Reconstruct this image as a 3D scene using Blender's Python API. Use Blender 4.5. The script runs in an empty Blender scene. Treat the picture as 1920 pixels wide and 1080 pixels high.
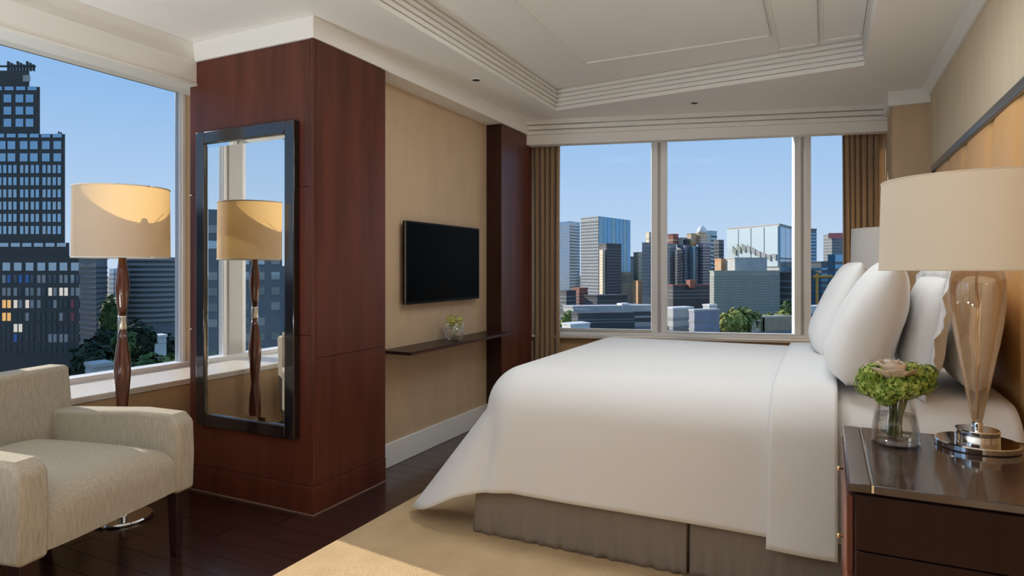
import bpy, bmesh, math, random
from math import sin, cos, pi, sqrt, atan2, radians as R, hypot
from mathutils import Vector, Matrix, noise

random.seed(7)
SC = bpy.context.scene
COL = SC.collection
h = 1.25                      # eye height; every length below is a multiple of it
F = 1200.0                    # focal length in pixels of the 1920 px frame
HZ = 503.0                    # horizon row
TH = math.atan(588 / F)       # camera yaw, to the left of the room's long axis
CT, ST = cos(TH), sin(TH)

# ------------------------------------------------------------------ camera
cam = bpy.data.cameras.new('camera')
cam.sensor_width = 36.0
cam.lens = 36.0 * F / 1920
cam.shift_y = -(540 - HZ) / 1920
cam.clip_end = 5000
camo = bpy.data.objects.new('camera', cam)
COL.objects.link(camo)
camo.location = (0, 0, h)
camo.rotation_euler = (pi / 2, 0, TH)
SC.camera = camo

# ------------------------------------------------------------------ sky, sun, exposure
GLASS_T = 0.42                # solar control glazing lets this much through
SKY = 1.0 / GLASS_T
w = bpy.data.worlds.new('sky')
SC.world = w
w.use_nodes = True
nt = w.node_tree
nt.nodes.clear()
tc = nt.nodes.new('ShaderNodeTexCoord')
sx = nt.nodes.new('ShaderNodeSeparateXYZ')
cr = nt.nodes.new('ShaderNodeValToRGB')
bg = nt.nodes.new('ShaderNodeBackground')
wo = nt.nodes.new('ShaderNodeOutputWorld')
nt.links.new(tc.outputs['Generated'], sx.inputs[0])
nt.links.new(sx.outputs['Z'], cr.inputs[0])
nt.links.new(cr.outputs[0], bg.inputs[0])
nt.links.new(bg.outputs[0], wo.inputs[0])
e = cr.color_ramp.elements
e[0].position = 0.0
e[0].color = (0.56, 0.70, 0.86, 1)
e[1].position = 1.0
e[1].color = (0.16, 0.36, 0.74, 1)
for p, c in ((0.09, (0.45, 0.63, 0.85, 1)), (0.24, (0.29, 0.51, 0.82, 1))):
    q = e.new(p)
    q.color = c
bg.inputs[1].default_value = SKY

sun = bpy.data.lights.new('sun', 'SUN')
sun.energy = 12.5
sun.angle = R(0.5)
sun.color = (1.0, 0.92, 0.80)
suno = bpy.data.objects.new('sun', sun)
COL.objects.link(suno)
_sd = Vector((1.0, -0.125, 0)).normalized() * cos(R(23.5)) + Vector((0, 0, -sin(R(23.5))))
suno.rotation_euler = _sd.to_track_quat('-Z', 'Y').to_euler()
suno.location = (-20, 5, 12)

BED_FILL_W = 7.5            # watts of each fill light added over the bed
CEILING_FILL_W = 95.0              # watts of the stronger added upward fill light
SC.view_settings.view_transform = 'Standard'
SC.view_settings.look = 'None'
SC.view_settings.gamma = 1
SC.view_settings.use_curve_mapping = False
SC.view_settings.exposure = 0.0
cy = SC.cycles
cy.use_denoising = True
cy.max_bounces = 12
cy.diffuse_bounces = 6
cy.glossy_bounces = 5
cy.transmission_bounces = 6
cy.transparent_max_bounces = 16
cy.caustics_reflective = False
cy.caustics_refractive = False
cy.sample_clamp_indirect = 6.0


# ------------------------------------------------------------------ pixel helpers (build-time measuring only)
def ray(px, py=HZ):
    a = (px - 960) / F
    return (-ST + CT * a, CT + ST * a, (HZ - py) / F)


def on_x(px, X, py=HZ):
    d = ray(px, py)
    t = X / d[0]
    return Vector((X, d[1] * t, h + d[2] * t))


def on_y(px, Y, py=HZ):
    d = ray(px, py)
    t = Y / d[1]
    return Vector((d[0] * t, Y, h + d[2] * t))


def deep(px, t, py=HZ):
    d = ray(px, py)
    return Vector((d[0] * t, d[1] * t, h + d[2] * t))


# ------------------------------------------------------------------ materials
def newmat(name):
    m = bpy.data.materials.new(name)
    m.use_nodes = True
    return m, m.node_tree, m.node_tree.nodes['Principled BSDF']


def mat(name, col, rough=0.5, metal=0.0, spec=0.5, var=0.0, vscale=(6, 6, 6), bump=0.0, bscale=(60, 60, 60), detail=4, coat=0.0,
        col2=None, emit=None, estr=0.0, sheen=0.0):
    m, t, b = newmat(name)
    b.inputs['Base Color'].default_value = (*col, 1)
    b.inputs['Roughness'].default_value = rough
    b.inputs['Metallic'].default_value = metal
    b.inputs['Specular IOR Level'].default_value = spec
    if coat:
        b.inputs['Coat Weight'].default_value = coat
        b.inputs['Coat Roughness'].default_value = 0.08
    if sheen:
        b.inputs['Sheen Weight'].default_value = sheen
    if emit:
        b.inputs['Emission Color'].default_value = (*emit, 1)
        b.inputs['Emission Strength'].default_value = estr
    if var or bump:
        co = t.nodes.new('ShaderNodeTexCoord')
    if var:
        mp = t.nodes.new('ShaderNodeMapping')
        mp.inputs['Scale'].default_value = vscale
        nz = t.nodes.new('ShaderNodeTexNoise')
        nz.inputs['Scale'].default_value = 1.0
        nz.inputs['Detail'].default_value = detail
        rp = t.nodes.new('ShaderNodeValToRGB')
        c2 = col2 or tuple(c * (1 - var) for c in col)
        rp.color_ramp.elements[0].position = 0.32
        rp.color_ramp.elements[1].position = 0.68
        rp.color_ramp.elements[0].color = (*c2, 1)
        rp.color_ramp.elements[1].color = (*col, 1)
        t.links.new(co.outputs['Object'], mp.inputs[0])
        t.links.new(mp.outputs[0], nz.inputs['Vector'])
        t.links.new(nz.outputs['Fac'], rp.inputs[0])
        t.links.new(rp.outputs[0], b.inputs['Base Color'])
    if bump:
        mp2 = t.nodes.new('ShaderNodeMapping')
        mp2.inputs['Scale'].default_value = bscale
        n2 = t.nodes.new('ShaderNodeTexNoise')
        n2.inputs['Scale'].default_value = 1.0
        n2.inputs['Detail'].default_value = 3
        bp = t.nodes.new('ShaderNodeBump')
        bp.inputs['Strength'].default_value = bump
        bp.inputs['Distance'].default_value = 0.01
        t.links.new(co.outputs['Object'], mp2.inputs[0])
        t.links.new(mp2.outputs[0], n2.inputs['Vector'])
        t.links.new(n2.outputs['Fac'], bp.inputs['Height'])
        t.links.new(bp.outputs[0], b.inputs['Normal'])
    return m


def glassmat(name, tint, refl=0.08, body=None, bodyf=0.0, rough=0.0):
    """thin glass: tinted see-through plus a fresnel reflection, optionally a little body colour"""
    m = bpy.data.materials.new(name)
    m.use_nodes = True
    t = m.node_tree
    t.nodes.clear()
    tr = t.nodes.new('ShaderNodeBsdfTransparent')
    tr.inputs[0].default_value = (*tint, 1)
    gl = t.nodes.new('ShaderNodeBsdfGlossy')
    gl.inputs['Roughness'].default_value = rough
    gl.inputs[0].default_value = (1, 1, 1, 1)
    lw = t.nodes.new('ShaderNodeLayerWeight')
    lw.inputs['Blend'].default_value = 0.25
    mu = t.nodes.new('ShaderNodeMath')
    mu.operation = 'MULTIPLY_ADD'
    mu.inputs[1].default_value = 0.55 if refl > 0.03 else 0.015
    mu.inputs[2].default_value = refl
    mx = t.nodes.new('ShaderNodeMixShader')
    out = t.nodes.new('ShaderNodeOutputMaterial')
    t.links.new(lw.outputs['Fresnel'], mu.inputs[0])
    t.links.new(mu.outputs[0], mx.inputs[0])
    src = tr.outputs[0]
    if body:
        df = t.nodes.new('ShaderNodeBsdfDiffuse')
        df.inputs[0].default_value = (*body, 1)
        m0 = t.nodes.new('ShaderNodeMixShader')
        m0.inputs[0].default_value = bodyf
        t.links.new(tr.outputs[0], m0.inputs[1])
        t.links.new(df.outputs[0], m0.inputs[2])
        src = m0.outputs[0]
    t.links.new(src, mx.inputs[1])
    t.links.new(gl.outputs[0], mx.inputs[2])
    t.links.new(mx.outputs[0], out.inputs[0])
    return m


def shademat(name, col, trans, mix=0.42):
    m = bpy.data.materials.new(name)
    m.use_nodes = True
    t = m.node_tree
    t.nodes.clear()
    co = t.nodes.new('ShaderNodeTexCoord')
    mp = t.nodes.new('ShaderNodeMapping')
    mp.inputs['Scale'].default_value = (60, 60, 400)
    nz = t.nodes.new('ShaderNodeTexNoise')
    bp = t.nodes.new('ShaderNodeBump')
    bp.inputs['Strength'].default_value = 0.08
    bp.inputs['Distance'].default_value = 0.004
    t.links.new(co.outputs['Object'], mp.inputs[0])
    t.links.new(mp.outputs[0], nz.inputs['Vector'])
    t.links.new(nz.outputs['Fac'], bp.inputs['Height'])
    d = t.nodes.new('ShaderNodeBsdfDiffuse')
    d.inputs[0].default_value = (*col, 1)
    tl = t.nodes.new('ShaderNodeBsdfTranslucent')
    tl.inputs[0].default_value = (*trans, 1)
    ad = t.nodes.new('ShaderNodeMixShader')
    ad.inputs[0].default_value = mix
    out = t.nodes.new('ShaderNodeOutputMaterial')
    t.links.new(bp.outputs[0], d.inputs['Normal'])
    t.links.new(d.outputs[0], ad.inputs[1])
    t.links.new(tl.outputs[0], ad.inputs[2])
    t.links.new(ad.outputs[0], out.inputs[0])
    return m


M = {}
M['ceiling'] = mat('ceiling_paint', (0.86, 0.845, 0.815), 0.8, bump=0.02)
M['trim'] = mat('trim_paint', (0.84, 0.825, 0.79), 0.5)
M['paper'] = mat('wallpaper', (0.60, 0.445, 0.285), 0.7, var=0.10, vscale=(8, 8, 3), bump=0.15, bscale=(90, 90, 12))
M['paper2'] = mat('wall_fabric', (0.66, 0.55, 0.39), 0.75, var=0.07, vscale=(10, 10, 2), bump=0.1, bscale=(150, 150, 10))
M['paper3'] = mat('wallpaper_shaded', (0.50, 0.33, 0.18), 0.7, var=0.10, vscale=(8, 8, 3), bump=0.12, bscale=(90, 90, 12))  # the same wallpaper, with shade put into a darker colour
M['mahogany'] = mat('mahogany', (0.122, 0.032, 0.018), 0.34, spec=0.35, var=0.42, vscale=(14, 14, 1.2), coat=0.0)
M['mahogany_dark'] = mat('dark_stained_wood', (0.040, 0.014, 0.009), 0.35, spec=0.3, var=0.35, vscale=(20, 20, 1.5), coat=0.05)
M['espresso'] = mat('espresso_wood', (0.026, 0.010, 0.007), 0.5, spec=0.15, var=0.3, vscale=(20, 20, 1.5))
M['floor'] = mat('dark_floorboard', (0.042, 0.016, 0.011), 0.22, spec=0.5, var=0.45, vscale=(2.0, 26, 2), coat=0.25)
M['floor2'] = mat('dark_floorboard_redder', (0.050, 0.019, 0.012), 0.24, spec=0.5, var=0.40, vscale=(2.0, 24, 2), coat=0.25)
M['floor3'] = mat('dark_floorboard_browner', (0.034, 0.014, 0.010), 0.22, spec=0.5, var=0.40, vscale=(2.0, 22, 2), coat=0.25)
M['joint'] = mat('floor_joint', (0.008, 0.005, 0.004), 0.7)
M['alu'] = mat('window_frame_paint', (0.86, 0.86, 0.86), 0.4)
M['alu2'] = mat('window_frame_grey', (0.56, 0.54, 0.50), 0.45)
M['sill'] = mat('sill_stone', (0.66, 0.60, 0.52), 0.35)
_gt = sqrt(GLASS_T)                           # two faces to each pane
M['pane'] = glassmat('solar_glass', (_gt, _gt, _gt * 1.01), 0.001)
M['white'] = mat('white_linen', (0.815, 0.815, 0.815), 0.85, bump=0.10, bscale=(9, 9, 9), sheen=0.15)
M['white2'] = mat('white_pillowcase', (0.85, 0.845, 0.84), 0.85, bump=0.16, bscale=(14, 14, 14), sheen=0.15)
M['white3'] = mat('grey_white_linen', (0.78, 0.775, 0.765), 0.85, bump=0.12, bscale=(12, 12, 12))
M['skirt'] = mat('taupe_skirt', (0.25, 0.205, 0.17), 0.8, var=0.10, vscale=(30, 30, 3), bump=0.25, bscale=(40, 40, 3))
M['chrome'] = mat('chrome', (0.82, 0.82, 0.83), 0.06, metal=1.0)
M['steel'] = mat('brushed_steel', (0.60, 0.58, 0.56), 0.25, metal=1.0)
M['brass'] = mat('brass', (0.72, 0.50, 0.25), 0.25, metal=1.0)
M['lampwood'] = mat('lamp_wood', (0.115, 0.030, 0.016), 0.18, spec=0.6, var=0.3, vscale=(20, 20, 3), coat=0.5)
M['shade'] = shademat('cream_shade', (0.68, 0.60, 0.50), (0.90, 0.58, 0.20))
M['shade2'] = shademat('pale_cream_shade', (0.90, 0.82, 0.68), (0.60, 0.50, 0.36), 0.22)
M['shade3'] = shademat('off_white_shade', (0.88, 0.86, 0.82), (0.50, 0.44, 0.34), 0.25)
M['tv'] = mat('tv_bezel', (0.004, 0.004, 0.004), 0.4, spec=0.1)
M['screen'] = mat('tv_screen', (0.0012, 0.0012, 0.0012), 0.25, spec=0.02)
M['mirrorframe'] = mat('black_lacquer', (0.012, 0.010, 0.012), 0.10, spec=0.7, coat=0.6)
M['mirror'] = mat('mirror_silver', (0.93, 0.94, 0.93), 0.0, metal=1.0)
M['leather'] = mat('caramel_leather', (0.72, 0.40, 0.15), 0.5, var=0.10, vscale=(5, 5, 2), bump=0.05)
M['stone'] = mat('brown_marble', (0.075, 0.048, 0.040), 0.09, spec=0.5, var=0.45, vscale=(9, 9, 9), detail=8, coat=0.08)
M['amber'] = glassmat('amber_glass', (0.90, 0.77, 0.62), 0.09, body=(0.66, 0.48, 0.32), bodyf=0.30)
M['clear'] = glassmat('clear_glass', (0.90, 0.90, 0.90), 0.07)
M['clear2'] = glassmat('clear_bowl_glass', (0.95, 0.96, 0.96), 0.10, body=(0.8, 0.85, 0.88), bodyf=0.08)
M['water'] = glassmat('water', (0.88, 0.86, 0.82), 0.05)
M['hydrangea'] = mat('hydrangea_green', (0.30, 0.42, 0.07), 0.7, var=0.5, vscale=(60, 60, 60), col2=(0.14, 0.26, 0.03))
M['hydrangea2'] = mat('hydrangea_lime', (0.50, 0.60, 0.16), 0.7)
M['rose'] = mat('cream_petal', (0.80, 0.66, 0.53), 0.6, var=0.2, vscale=(30, 30, 30))
M['stem'] = mat('flower_stem', (0.16, 0.20, 0.04), 0.6)
M['twig'] = mat('twig', (0.10, 0.09, 0.05), 0.7)
M['yellowflower'] = mat('yellow_green_petal', (0.55, 0.56, 0.14), 0.7)
M['whiteflower'] = mat('pale_petal', (0.72, 0.72, 0.60), 0.7)
M['curtain'] = mat('brown_curtain', (0.38, 0.25, 0.14), 0.6, var=0.4, vscale=(70, 70, 0.6), sheen=0.3)
M['downlight'] = mat('lamp_glass', (0.9, 0.85, 0.75), 0.4, emit=(1.0, 0.86, 0.68), estr=1.5)
M['toptrim'] = mat('dark_metal_trim', (0.24, 0.26, 0.29), 0.25, metal=0.85)
M['edge'] = mat('brown_metal_edge', (0.34, 0.25, 0.19), 0.35, metal=0.3)
M['dark'] = mat('dark_cavity', (0.02, 0.02, 0.02), 0.8)
M['bulb'] = mat('bulb_white', (0.85, 0.83, 0.78), 0.4)


def carpet_mat():
    m, t, b = newmat('gold_woven_carpet')
    b.inputs['Roughness'].default_value = 0.95
    b.inputs['Specular IOR Level'].default_value = 0.1
    co = t.nodes.new('ShaderNodeTexCoord')
    mp = t.nodes.new('ShaderNodeMapping')
    mp.inputs['Rotation'].default_value = (0, 0, 0)
    mp.inputs['Scale'].default_value = (1, 1, 1)
    w1 = t.nodes.new('ShaderNodeTexWave')
    w1.bands_direction = 'X'
    w1.inputs['Scale'].default_value = 26
    w1.inputs['Distortion'].default_value = 0.6
    w2 = t.nodes.new('ShaderNodeTexWave')
    w2.bands_direction = 'Y'
    w2.inputs['Scale'].default_value = 26
    w2.inputs['Distortion'].default_value = 0.6
    mul = t.nodes.new('ShaderNodeMath')
    mul.operation = 'MULTIPLY'
    nz = t.nodes.new('ShaderNodeTexNoise')
    nz.inputs['Scale'].default_value = 5
    rp = t.nodes.new('ShaderNodeValToRGB')
    rp.color_ramp.elements[0].color = (0.46, 0.32, 0.175, 1)
    rp.color_ramp.elements[1].color = (0.67, 0.49, 0.29, 1)
    bp = t.nodes.new('ShaderNodeBump')
    bp.inputs['Strength'].default_value = 0.5
    bp.inputs['Distance'].default_value = 0.006
    t.links.new(co.outputs['Object'], mp.inputs[0])
    t.links.new(mp.outputs[0], w1.inputs[0])
    t.links.new(mp.outputs[0], w2.inputs[0])
    t.links.new(w1.outputs['Fac'], mul.inputs[0])
    t.links.new(w2.outputs['Fac'], mul.inputs[1])
    add = t.nodes.new('ShaderNodeMath')
    add.operation = 'MULTIPLY_ADD'
    add.inputs[1].default_value = 0.55
    t.links.new(mul.outputs[0], add.inputs[0])
    t.links.new(nz.outputs['Fac'], add.inputs[2])
    t.links.new(mp.outputs[0], nz.inputs['Vector'])
    t.links.new(add.outputs[0], rp.inputs[0])
    t.links.new(rp.outputs[0], b.inputs['Base Color'])
    t.links.new(mul.outputs[0], bp.inputs['Height'])
    t.links.new(bp.outputs[0], b.inputs['Normal'])
    return m


M['carpet'] = carpet_mat()


def chair_mat():
    m, t, b = newmat('oatmeal_upholstery')
    b.inputs['Roughness'].default_value = 0.9
    b.inputs['Specular IOR Level'].default_value = 0.15
    co = t.nodes.new('ShaderNodeTexCoord')
    mp = t.nodes.new('ShaderNodeMapping')
    mp.inputs['Scale'].default_value = (210, 210, 18)
    nz = t.nodes.new('ShaderNodeTexNoise')
    nz.inputs['Detail'].default_value = 3
    nz.inputs['Scale'].default_value = 1
    rp = t.nodes.new('ShaderNodeValToRGB')
    rp.color_ramp.elements[0].position = 0.3
    rp.color_ramp.elements[1].position = 0.7
    rp.color_ramp.elements[0].color = (0.37, 0.325, 0.255, 1)
    rp.color_ramp.elements[1].color = (0.50, 0.45, 0.37, 1)
    bp = t.nodes.new('ShaderNodeBump')
    bp.inputs['Strength'].default_value = 0.3
    bp.inputs['Distance'].default_value = 0.004
    t.links.new(co.outputs['Object'], mp.inputs[0])
    t.links.new(mp.outputs[0], nz.inputs['Vector'])
    t.links.new(nz.outputs['Fac'], rp.inputs[0])
    t.links.new(rp.outputs[0], b.inputs['Base Color'])
    t.links.new(nz.outputs['Fac'], bp.inputs['Height'])
    t.links.new(bp.outputs[0], b.inputs['Normal'])
    return m


M['upholstery'] = chair_mat()


# ------------------------------------------------------------------ mesh builder
class MB:
    def __init__(s):
        s.v = []
        s.f = []

    def add(s, vs, fs):
        o = len(s.v)
        s.v += [tuple(p) for p in vs]
        s.f += [tuple(i + o for i in f) for f in fs]
        return s

    def box(s, x0, x1, y0, y1, z0, z1):
        return s.add([(x0, y0, z0), (x1, y0, z0), (x1, y1, z0), (x0, y1, z0), (x0, y0, z1), (x1, y0, z1), (x1, y1, z1), (x0, y1, z1)],
                     [(3, 2, 1, 0), (4, 5, 6, 7), (0, 1, 5, 4), (1, 2, 6, 5), (2, 3, 7, 6), (3, 0, 4, 7)])

    def prism(s, poly, z0, z1):
        n = len(poly)
        a = sum(poly[i][0] * poly[(i + 1) % n][1] - poly[(i + 1) % n][0] * poly[i][1] for i in range(n))
        if a < 0:
            poly = poly[::-1]
        vs = [(p[0], p[1], z0) for p in poly] + [(p[0], p[1], z1) for p in poly]
        fs = [tuple(range(n))[::-1], tuple(range(n, 2 * n))] + [(i, (i + 1) % n, n + (i + 1) % n, n + i) for i in range(n)]
        return s.add(vs, fs)

    def lathe(s, prof, c=(0, 0, 0), n=32, cap=True):
        m = len(prof)
        vs = []
        for r, z in prof:
            for k in range(n):
                a = 2 * pi * k / n
                vs.append((c[0] + r * cos(a), c[1] + r * sin(a), c[2] + z))
        fs = []
        for i in range(m - 1):
            for k in range(n):
                k2 = (k + 1) % n
                fs.append((i * n + k, i * n + k2, (i + 1) * n + k2, (i + 1) * n + k))
        if cap:
            fs.append(tuple(range(n))[::-1])
            fs.append(tuple((m - 1) * n + k for k in range(n)))
        return s.add(vs, fs)

    def tube(s, pts, r, n=8):
        pts = [Vector(p) for p in pts]
        rs = r if isinstance(r, (list, tuple)) else [r] * len(pts)
        vs = []
        up = Vector((0, 0, 1))
        for i, p in enumerate(pts):
            d = (pts[min(i + 1, len(pts) - 1)] - pts[max(i - 1, 0)]).normalized()
            a = d.cross(up)
            if a.length < 1e-3:
                a = d.cross(Vector((1, 0, 0)))
            a.normalize()
            b = d.cross(a).normalized()
            for k in range(n):
                q = 2 * pi * k / n
                vs.append(p + (a * cos(q) + b * sin(q)) * rs[i])
        fs = []
        for i in range(len(pts) - 1):
            for k in range(n):
                k2 = (k + 1) % n
                fs.append((i * n + k, (i + 1) * n + k, (i + 1) * n + k2, i * n + k2))
        fs.append(tuple(range(n)))
        fs.append(tuple((len(pts) - 1) * n + k for k in range(n))[::-1])
        return s.add(vs, fs)

    def grid(s, fn, nu, nv, flip=False):
        vs = [fn(i / nu, j / nv) for i in range(nu + 1) for j in range(nv + 1)]
        fs = []
        for i in range(nu):
            for j in range(nv):
                q = (i * (nv + 1) + j, (i + 1) * (nv + 1) + j, (i + 1) * (nv + 1) + j + 1, i * (nv + 1) + j + 1)
                fs.append(q[::-1] if flip else q)
        return s.add(vs, fs)

    def mesh(s, name):
        me = bpy.data.meshes.new(name)
        me.from_pydata(s.v, [], s.f)
        me.update()
        return me

    def build(s, name, m, parent=None, bevel=0.0, seg=2, smooth=False, fix=True):
        me = s.mesh(name)
        if fix:
            b = bmesh.new()
            b.from_mesh(me)
            bmesh.ops.recalc_face_normals(b, faces=b.faces)
            b.to_mesh(me)
            b.free()
        return link(name, me, m, parent, bevel, seg, smooth)


def link(name, me, m, parent=None, bevel=0.0, seg=2, smooth=False):
    o = bpy.data.objects.new(name, me)
    COL.objects.link(o)
    if m and not me.materials:
        me.materials.append(m)
    if parent:
        o.parent = parent
    if bevel:
        bv = o.modifiers.new('bevel', 'BEVEL')
        bv.width = bevel
        bv.segments = seg
        bv.limit_method = 'ANGLE'
        bv.angle_limit = R(40)
    if smooth or bevel:
        for p in me.polygons:
            p.use_smooth = True
        if not smooth:
            me.set_sharp_from_angle(angle=R(35))
    return o


def sharp(o, a=40):
    o.data.set_sharp_from_angle(angle=R(a))
    return o


def thing(name, label, cat, loc=(0, 0, 0), rz=0.0, group=None):
    o = bpy.data.objects.new(name, None)
    COL.objects.link(o)
    o.empty_display_size = 0.1
    o.location = loc
    o.rotation_euler = (0, 0, rz)
    return tag(o, label, cat, group)


def tag(o, label, cat, group=None):
    o['label'] = label
    o['category'] = cat
    if group:
        o['group'] = group
    return o


def struct(o, label=None):
    o['kind'] = 'structure'
    if label:
        o['label'] = label
    return o


def sempty(name, loc=(0, 0, 0), rz=0.0, label=None):
    o = bpy.data.objects.new(name, None)
    COL.objects.link(o)
    o.location = loc
    o.rotation_euler = (0, 0, rz)
    return struct(o, label)


def box(x0, x1, y0, y1, z0, z1):
    return MB().box(x0, x1, y0, y1, z0, z1)


# ------------------------------------------------------------------ key planes (m)
CEIL = 2.02 * h
PX0, PX1 = -2.594 * h, -1.858 * h        # pillar
PY0, PY1 = 1.968 * h, 2.44 * h
TVX = -1.978 * h                          # television wall
HWX = 0.530 * h                           # headboard wall
LWX = -3.10 * h                           # left glazing
FA = Vector((-1.85 * h, 4.05 * h, 0))     # window pelmet of the far wall, left and right end
FB = Vector((0.345 * h, 4.62 * h, 0))
FU = (FB - FA).normalized()
FN = Vector((-FU.y, FU.x, 0))             # away from the room
FROT = atan2(FU.y, FU.x)
FL = (FB - FA).length
WD = 0.30                                 # glazing stands this far behind the pelmet


def farx(px, d):
    """distance along the far wall of a pixel column, on the plane d behind the pelmet"""
    r = ray(px)
    # r*t = FA + FU*x + FN*d
    o = FA + FN * d
    det = r[0] * (-FU.y) - r[1] * (-FU.x)
    t = (o.x * (-FU.y) - o.y * (-FU.x)) / det
    x = (r[0] * o.y - r[1] * o.x) / det * -1
    p = Vector((r[0] * t, r[1] * t, 0))
    return (p - o).dot(FU)


# ------------------------------------------------------------------ floor, carpet
CEX = -1.61 * h                           # edge of the carpet
fl = struct(box(-4.2, 1.0, -3.2, 6.6, -0.12, -0.014).build('floor', M['joint']), 'dark wooden floor of long narrow boards')
y = -0.9
row = 0
pm = {}
while y < 5.2:
    wd = 0.118
    x = -3.45 - random.uniform(0, 0.9)
    while x < CEX - 0.001:
        x1 = min(x + 1.15, CEX)
        x0 = max(x, -3.42)
        if x1 - x0 > 0.05:
            key = (round(x1 - x0, 2), row % 3)
            if key not in pm:
                pm[key] = box(0, key[0] - 0.0022, 0, wd - 0.0024, -0.014, 0).mesh('plank')
                pm[key].materials.append(M[('floor', 'floor2', 'floor3')[row % 3]])
            o = link('plank', pm[key], None, fl)
            o.location = (x0, y, 0.0 + random.uniform(-0.0005, 0.0))
            row += 1
        x += 1.15
    y += wd
    row += 1
cp = box(CEX, HWX, -3.0, 5.9, -0.014, 0.006).build('carpet', M['carpet'], bevel=0.004)
tag(cp, 'golden beige woven carpet under the bed beside the dark floorboards', 'carpet')

# ------------------------------------------------------------------ ceiling with its tray
tray = [(-1.571 * h, 3.85 * h), (0.178 * h, 3.674 * h), (0.178 * h, 0.25 * h), (-1.55 * h, 0.25 * h)]
CX0, CX1, CY0, CY1 = -4.1, 0.85, -3.2, 6.4
TZ = 2.155 * h
ce = MB()
_q = FA + FN * 0.42
o4 = [(CX0, _q.y + (CX0 - _q.x) * FU.y / FU.x), (CX1, _q.y + (CX1 - _q.x) * FU.y / FU.x), (CX1, CY0), (CX0, CY0)]
for i in range(4):
    j = (i + 1) % 4
    ce.prism([o4[i], o4[j], tray[j], tray[i]], CEIL, CEIL + 0.03)
ce = struct(ce.build('ceiling', M['ceiling']), 'white plaster ceiling with a raised tray over the bed')
tb = MB().prism([(-1.75 * h, 4.0 * h), (0.33 * h, 3.85 * h), (0.33 * h, 0.1 * h), (-1.75 * h, 0.1 * h)], TZ, TZ + 0.05)
tb.build('tray_ceiling', M['ceiling'], ce)
cen = Vector((sum(p[0] for p in tray) / 4, sum(p[1] for p in tray) / 4))


def inset(poly, d):
    out = []
    n = len(poly)
    for i in range(n):
        p0, p1, p2 = Vector(poly[i - 1]), Vector(poly[i]), Vector(poly[(i + 1) % n])
        e1, e2 = (p1 - p0).normalized(), (p2 - p1).normalized()
        n1, n2 = Vector((e1.y, -e1.x)), Vector((e2.y, -e2.x))   # clockwise polygon: inward normal
        b = (n1 + n2)
        b = b / b.dot(n1)
        out.append(tuple(p1 + b * d))
    return out


nst = 5
sh = (TZ - CEIL) / nst
for i in range(nst):
    z0, z1 = CEIL + i * sh + (0.0015 if i == 0 else 0), CEIL + (i + 1) * sh
    d = 0.004 + 0.004 * i
    for (a, b, dd) in ((z0, z0 + sh * 0.72, d), (z0 + sh * 0.72, z1, d - 0.016)):
        ins = inset(tray, dd)
        outr = inset(tray, -0.05)
        for k in range(4):
            j = (k + 1) % 4
            MB().prism([ins[k], ins[j], outr[j], outr[k]], a, b).build('cornice_strip' if dd == d else 'cornice_groove', M['trim'], ce)
# flat panels on the tray ceiling
for (x0, x1, y0, y1) in ((-1.20 * h, -0.243 * h, 0.5 * h, 3.39 * h), (-0.225 * h, -0.035 * h, 0.5 * h, 3.62 * h), (-0.02 * h, 0.16 * h, 0.5 * h, 3.58 * h)):
    box(x0, x1, y0, y1, TZ - 0.012, TZ + 0.01).build('ceiling_panel', M['ceiling'], ce, bevel=0.004)
    for (a, b, c, d) in ((x0, x1, y1 - 0.012, y1), (x0, x0 + 0.012, y0, y1 - 0.012), (x1 - 0.012, x1, y0, y1 - 0.012)):
        box(a, b, c, d, TZ - 0.020, TZ - 0.011).build('panel_moulding', M['trim'], ce)

# ------------------------------------------------------------------ walls
# left wall: beige panel under the window ledge
wl = sempty('wall_left', label='beige papered wall under the left window ledge')
box(-2.74 * h, -2.70 * h, -1.1 * h, 2.42 * h, 0, 0.455 * h).build('wall_panel', M['paper3'], wl)
box(LWX - 0.02, -2.594 * h - 0.004, 2.317 * h, 2.44 * h, 0, CEIL).build('window_reveal', M['paper3'], wl)
box(LWX - 0.25, LWX - 0.05, -1.1 * h, 2.44 * h, -0.3, 0.44 * h).build('parapet', M['paper3'], wl)

# television wall
wt = struct(box(TVX - 0.15, TVX, PY1 - 0.02, 4.25 * h, 0, 1.932 * h).build('wall_television', M['paper']), 'beige papered wall behind the television')
bl = struct(box(TVX, TVX + 0.014, PY1, 3.66 * h, 0, 0.12 * h).build('baseboard_left', M['trim'], bevel=0.003), 'white painted baseboard below the floating shelf')
# soffit above it, flush with the pillar
sf = sempty('trim_1', label='white soffit over the television wall')
box(TVX - 0.2, PX1 + 0.004, PY1 - 0.03, 4.20 * h, 1.929 * h, CEIL).build('soffit_board', M['trim'], sf)

# pillar clad in mahogany panels
pl = sempty('pillar', label='square pillar clad in glossy red mahogany panels')
box(PX0 + 0.012, PX1 - 0.012, PY0 + 0.012, PY1, 0, 1.931 * h).build('pillar_core', M['mahogany_dark'], pl)
zs = [0.114 * h, 0.725 * h, 1.333 * h, 1.931 * h]
for i in range(3):
    box(PX0, PX1 - 0.024, PY0, PY0 + 0.014, zs[i] + 0.0012, zs[i + 1] - 0.0012).build('veneer_panel', M['mahogany'], pl, bevel=0.002)
box(PX1 - 0.022, PX1, PY0 - 0.002, PY0 + 0.02, 0.114 * h + 0.001, 1.931 * h).build('corner_post', M['mahogany'], pl, bevel=0.002)
for (a, b) in ((0.114 * h, 0.633 * h), (0.633 * h, 1.931 * h)):
    box(PX1 - 0.014, PX1, PY0 + 0.022, PY1, a + 0.0012, b - 0.0012).build('veneer_panel', M['mahogany'], pl, bevel=0.002)
box(PX0, PX1 + 0.003, PY0 - 0.005, PY1, 0.004, 0.114 * h - 0.001).build('plinth', M['mahogany'], pl, bevel=0.002)
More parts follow.
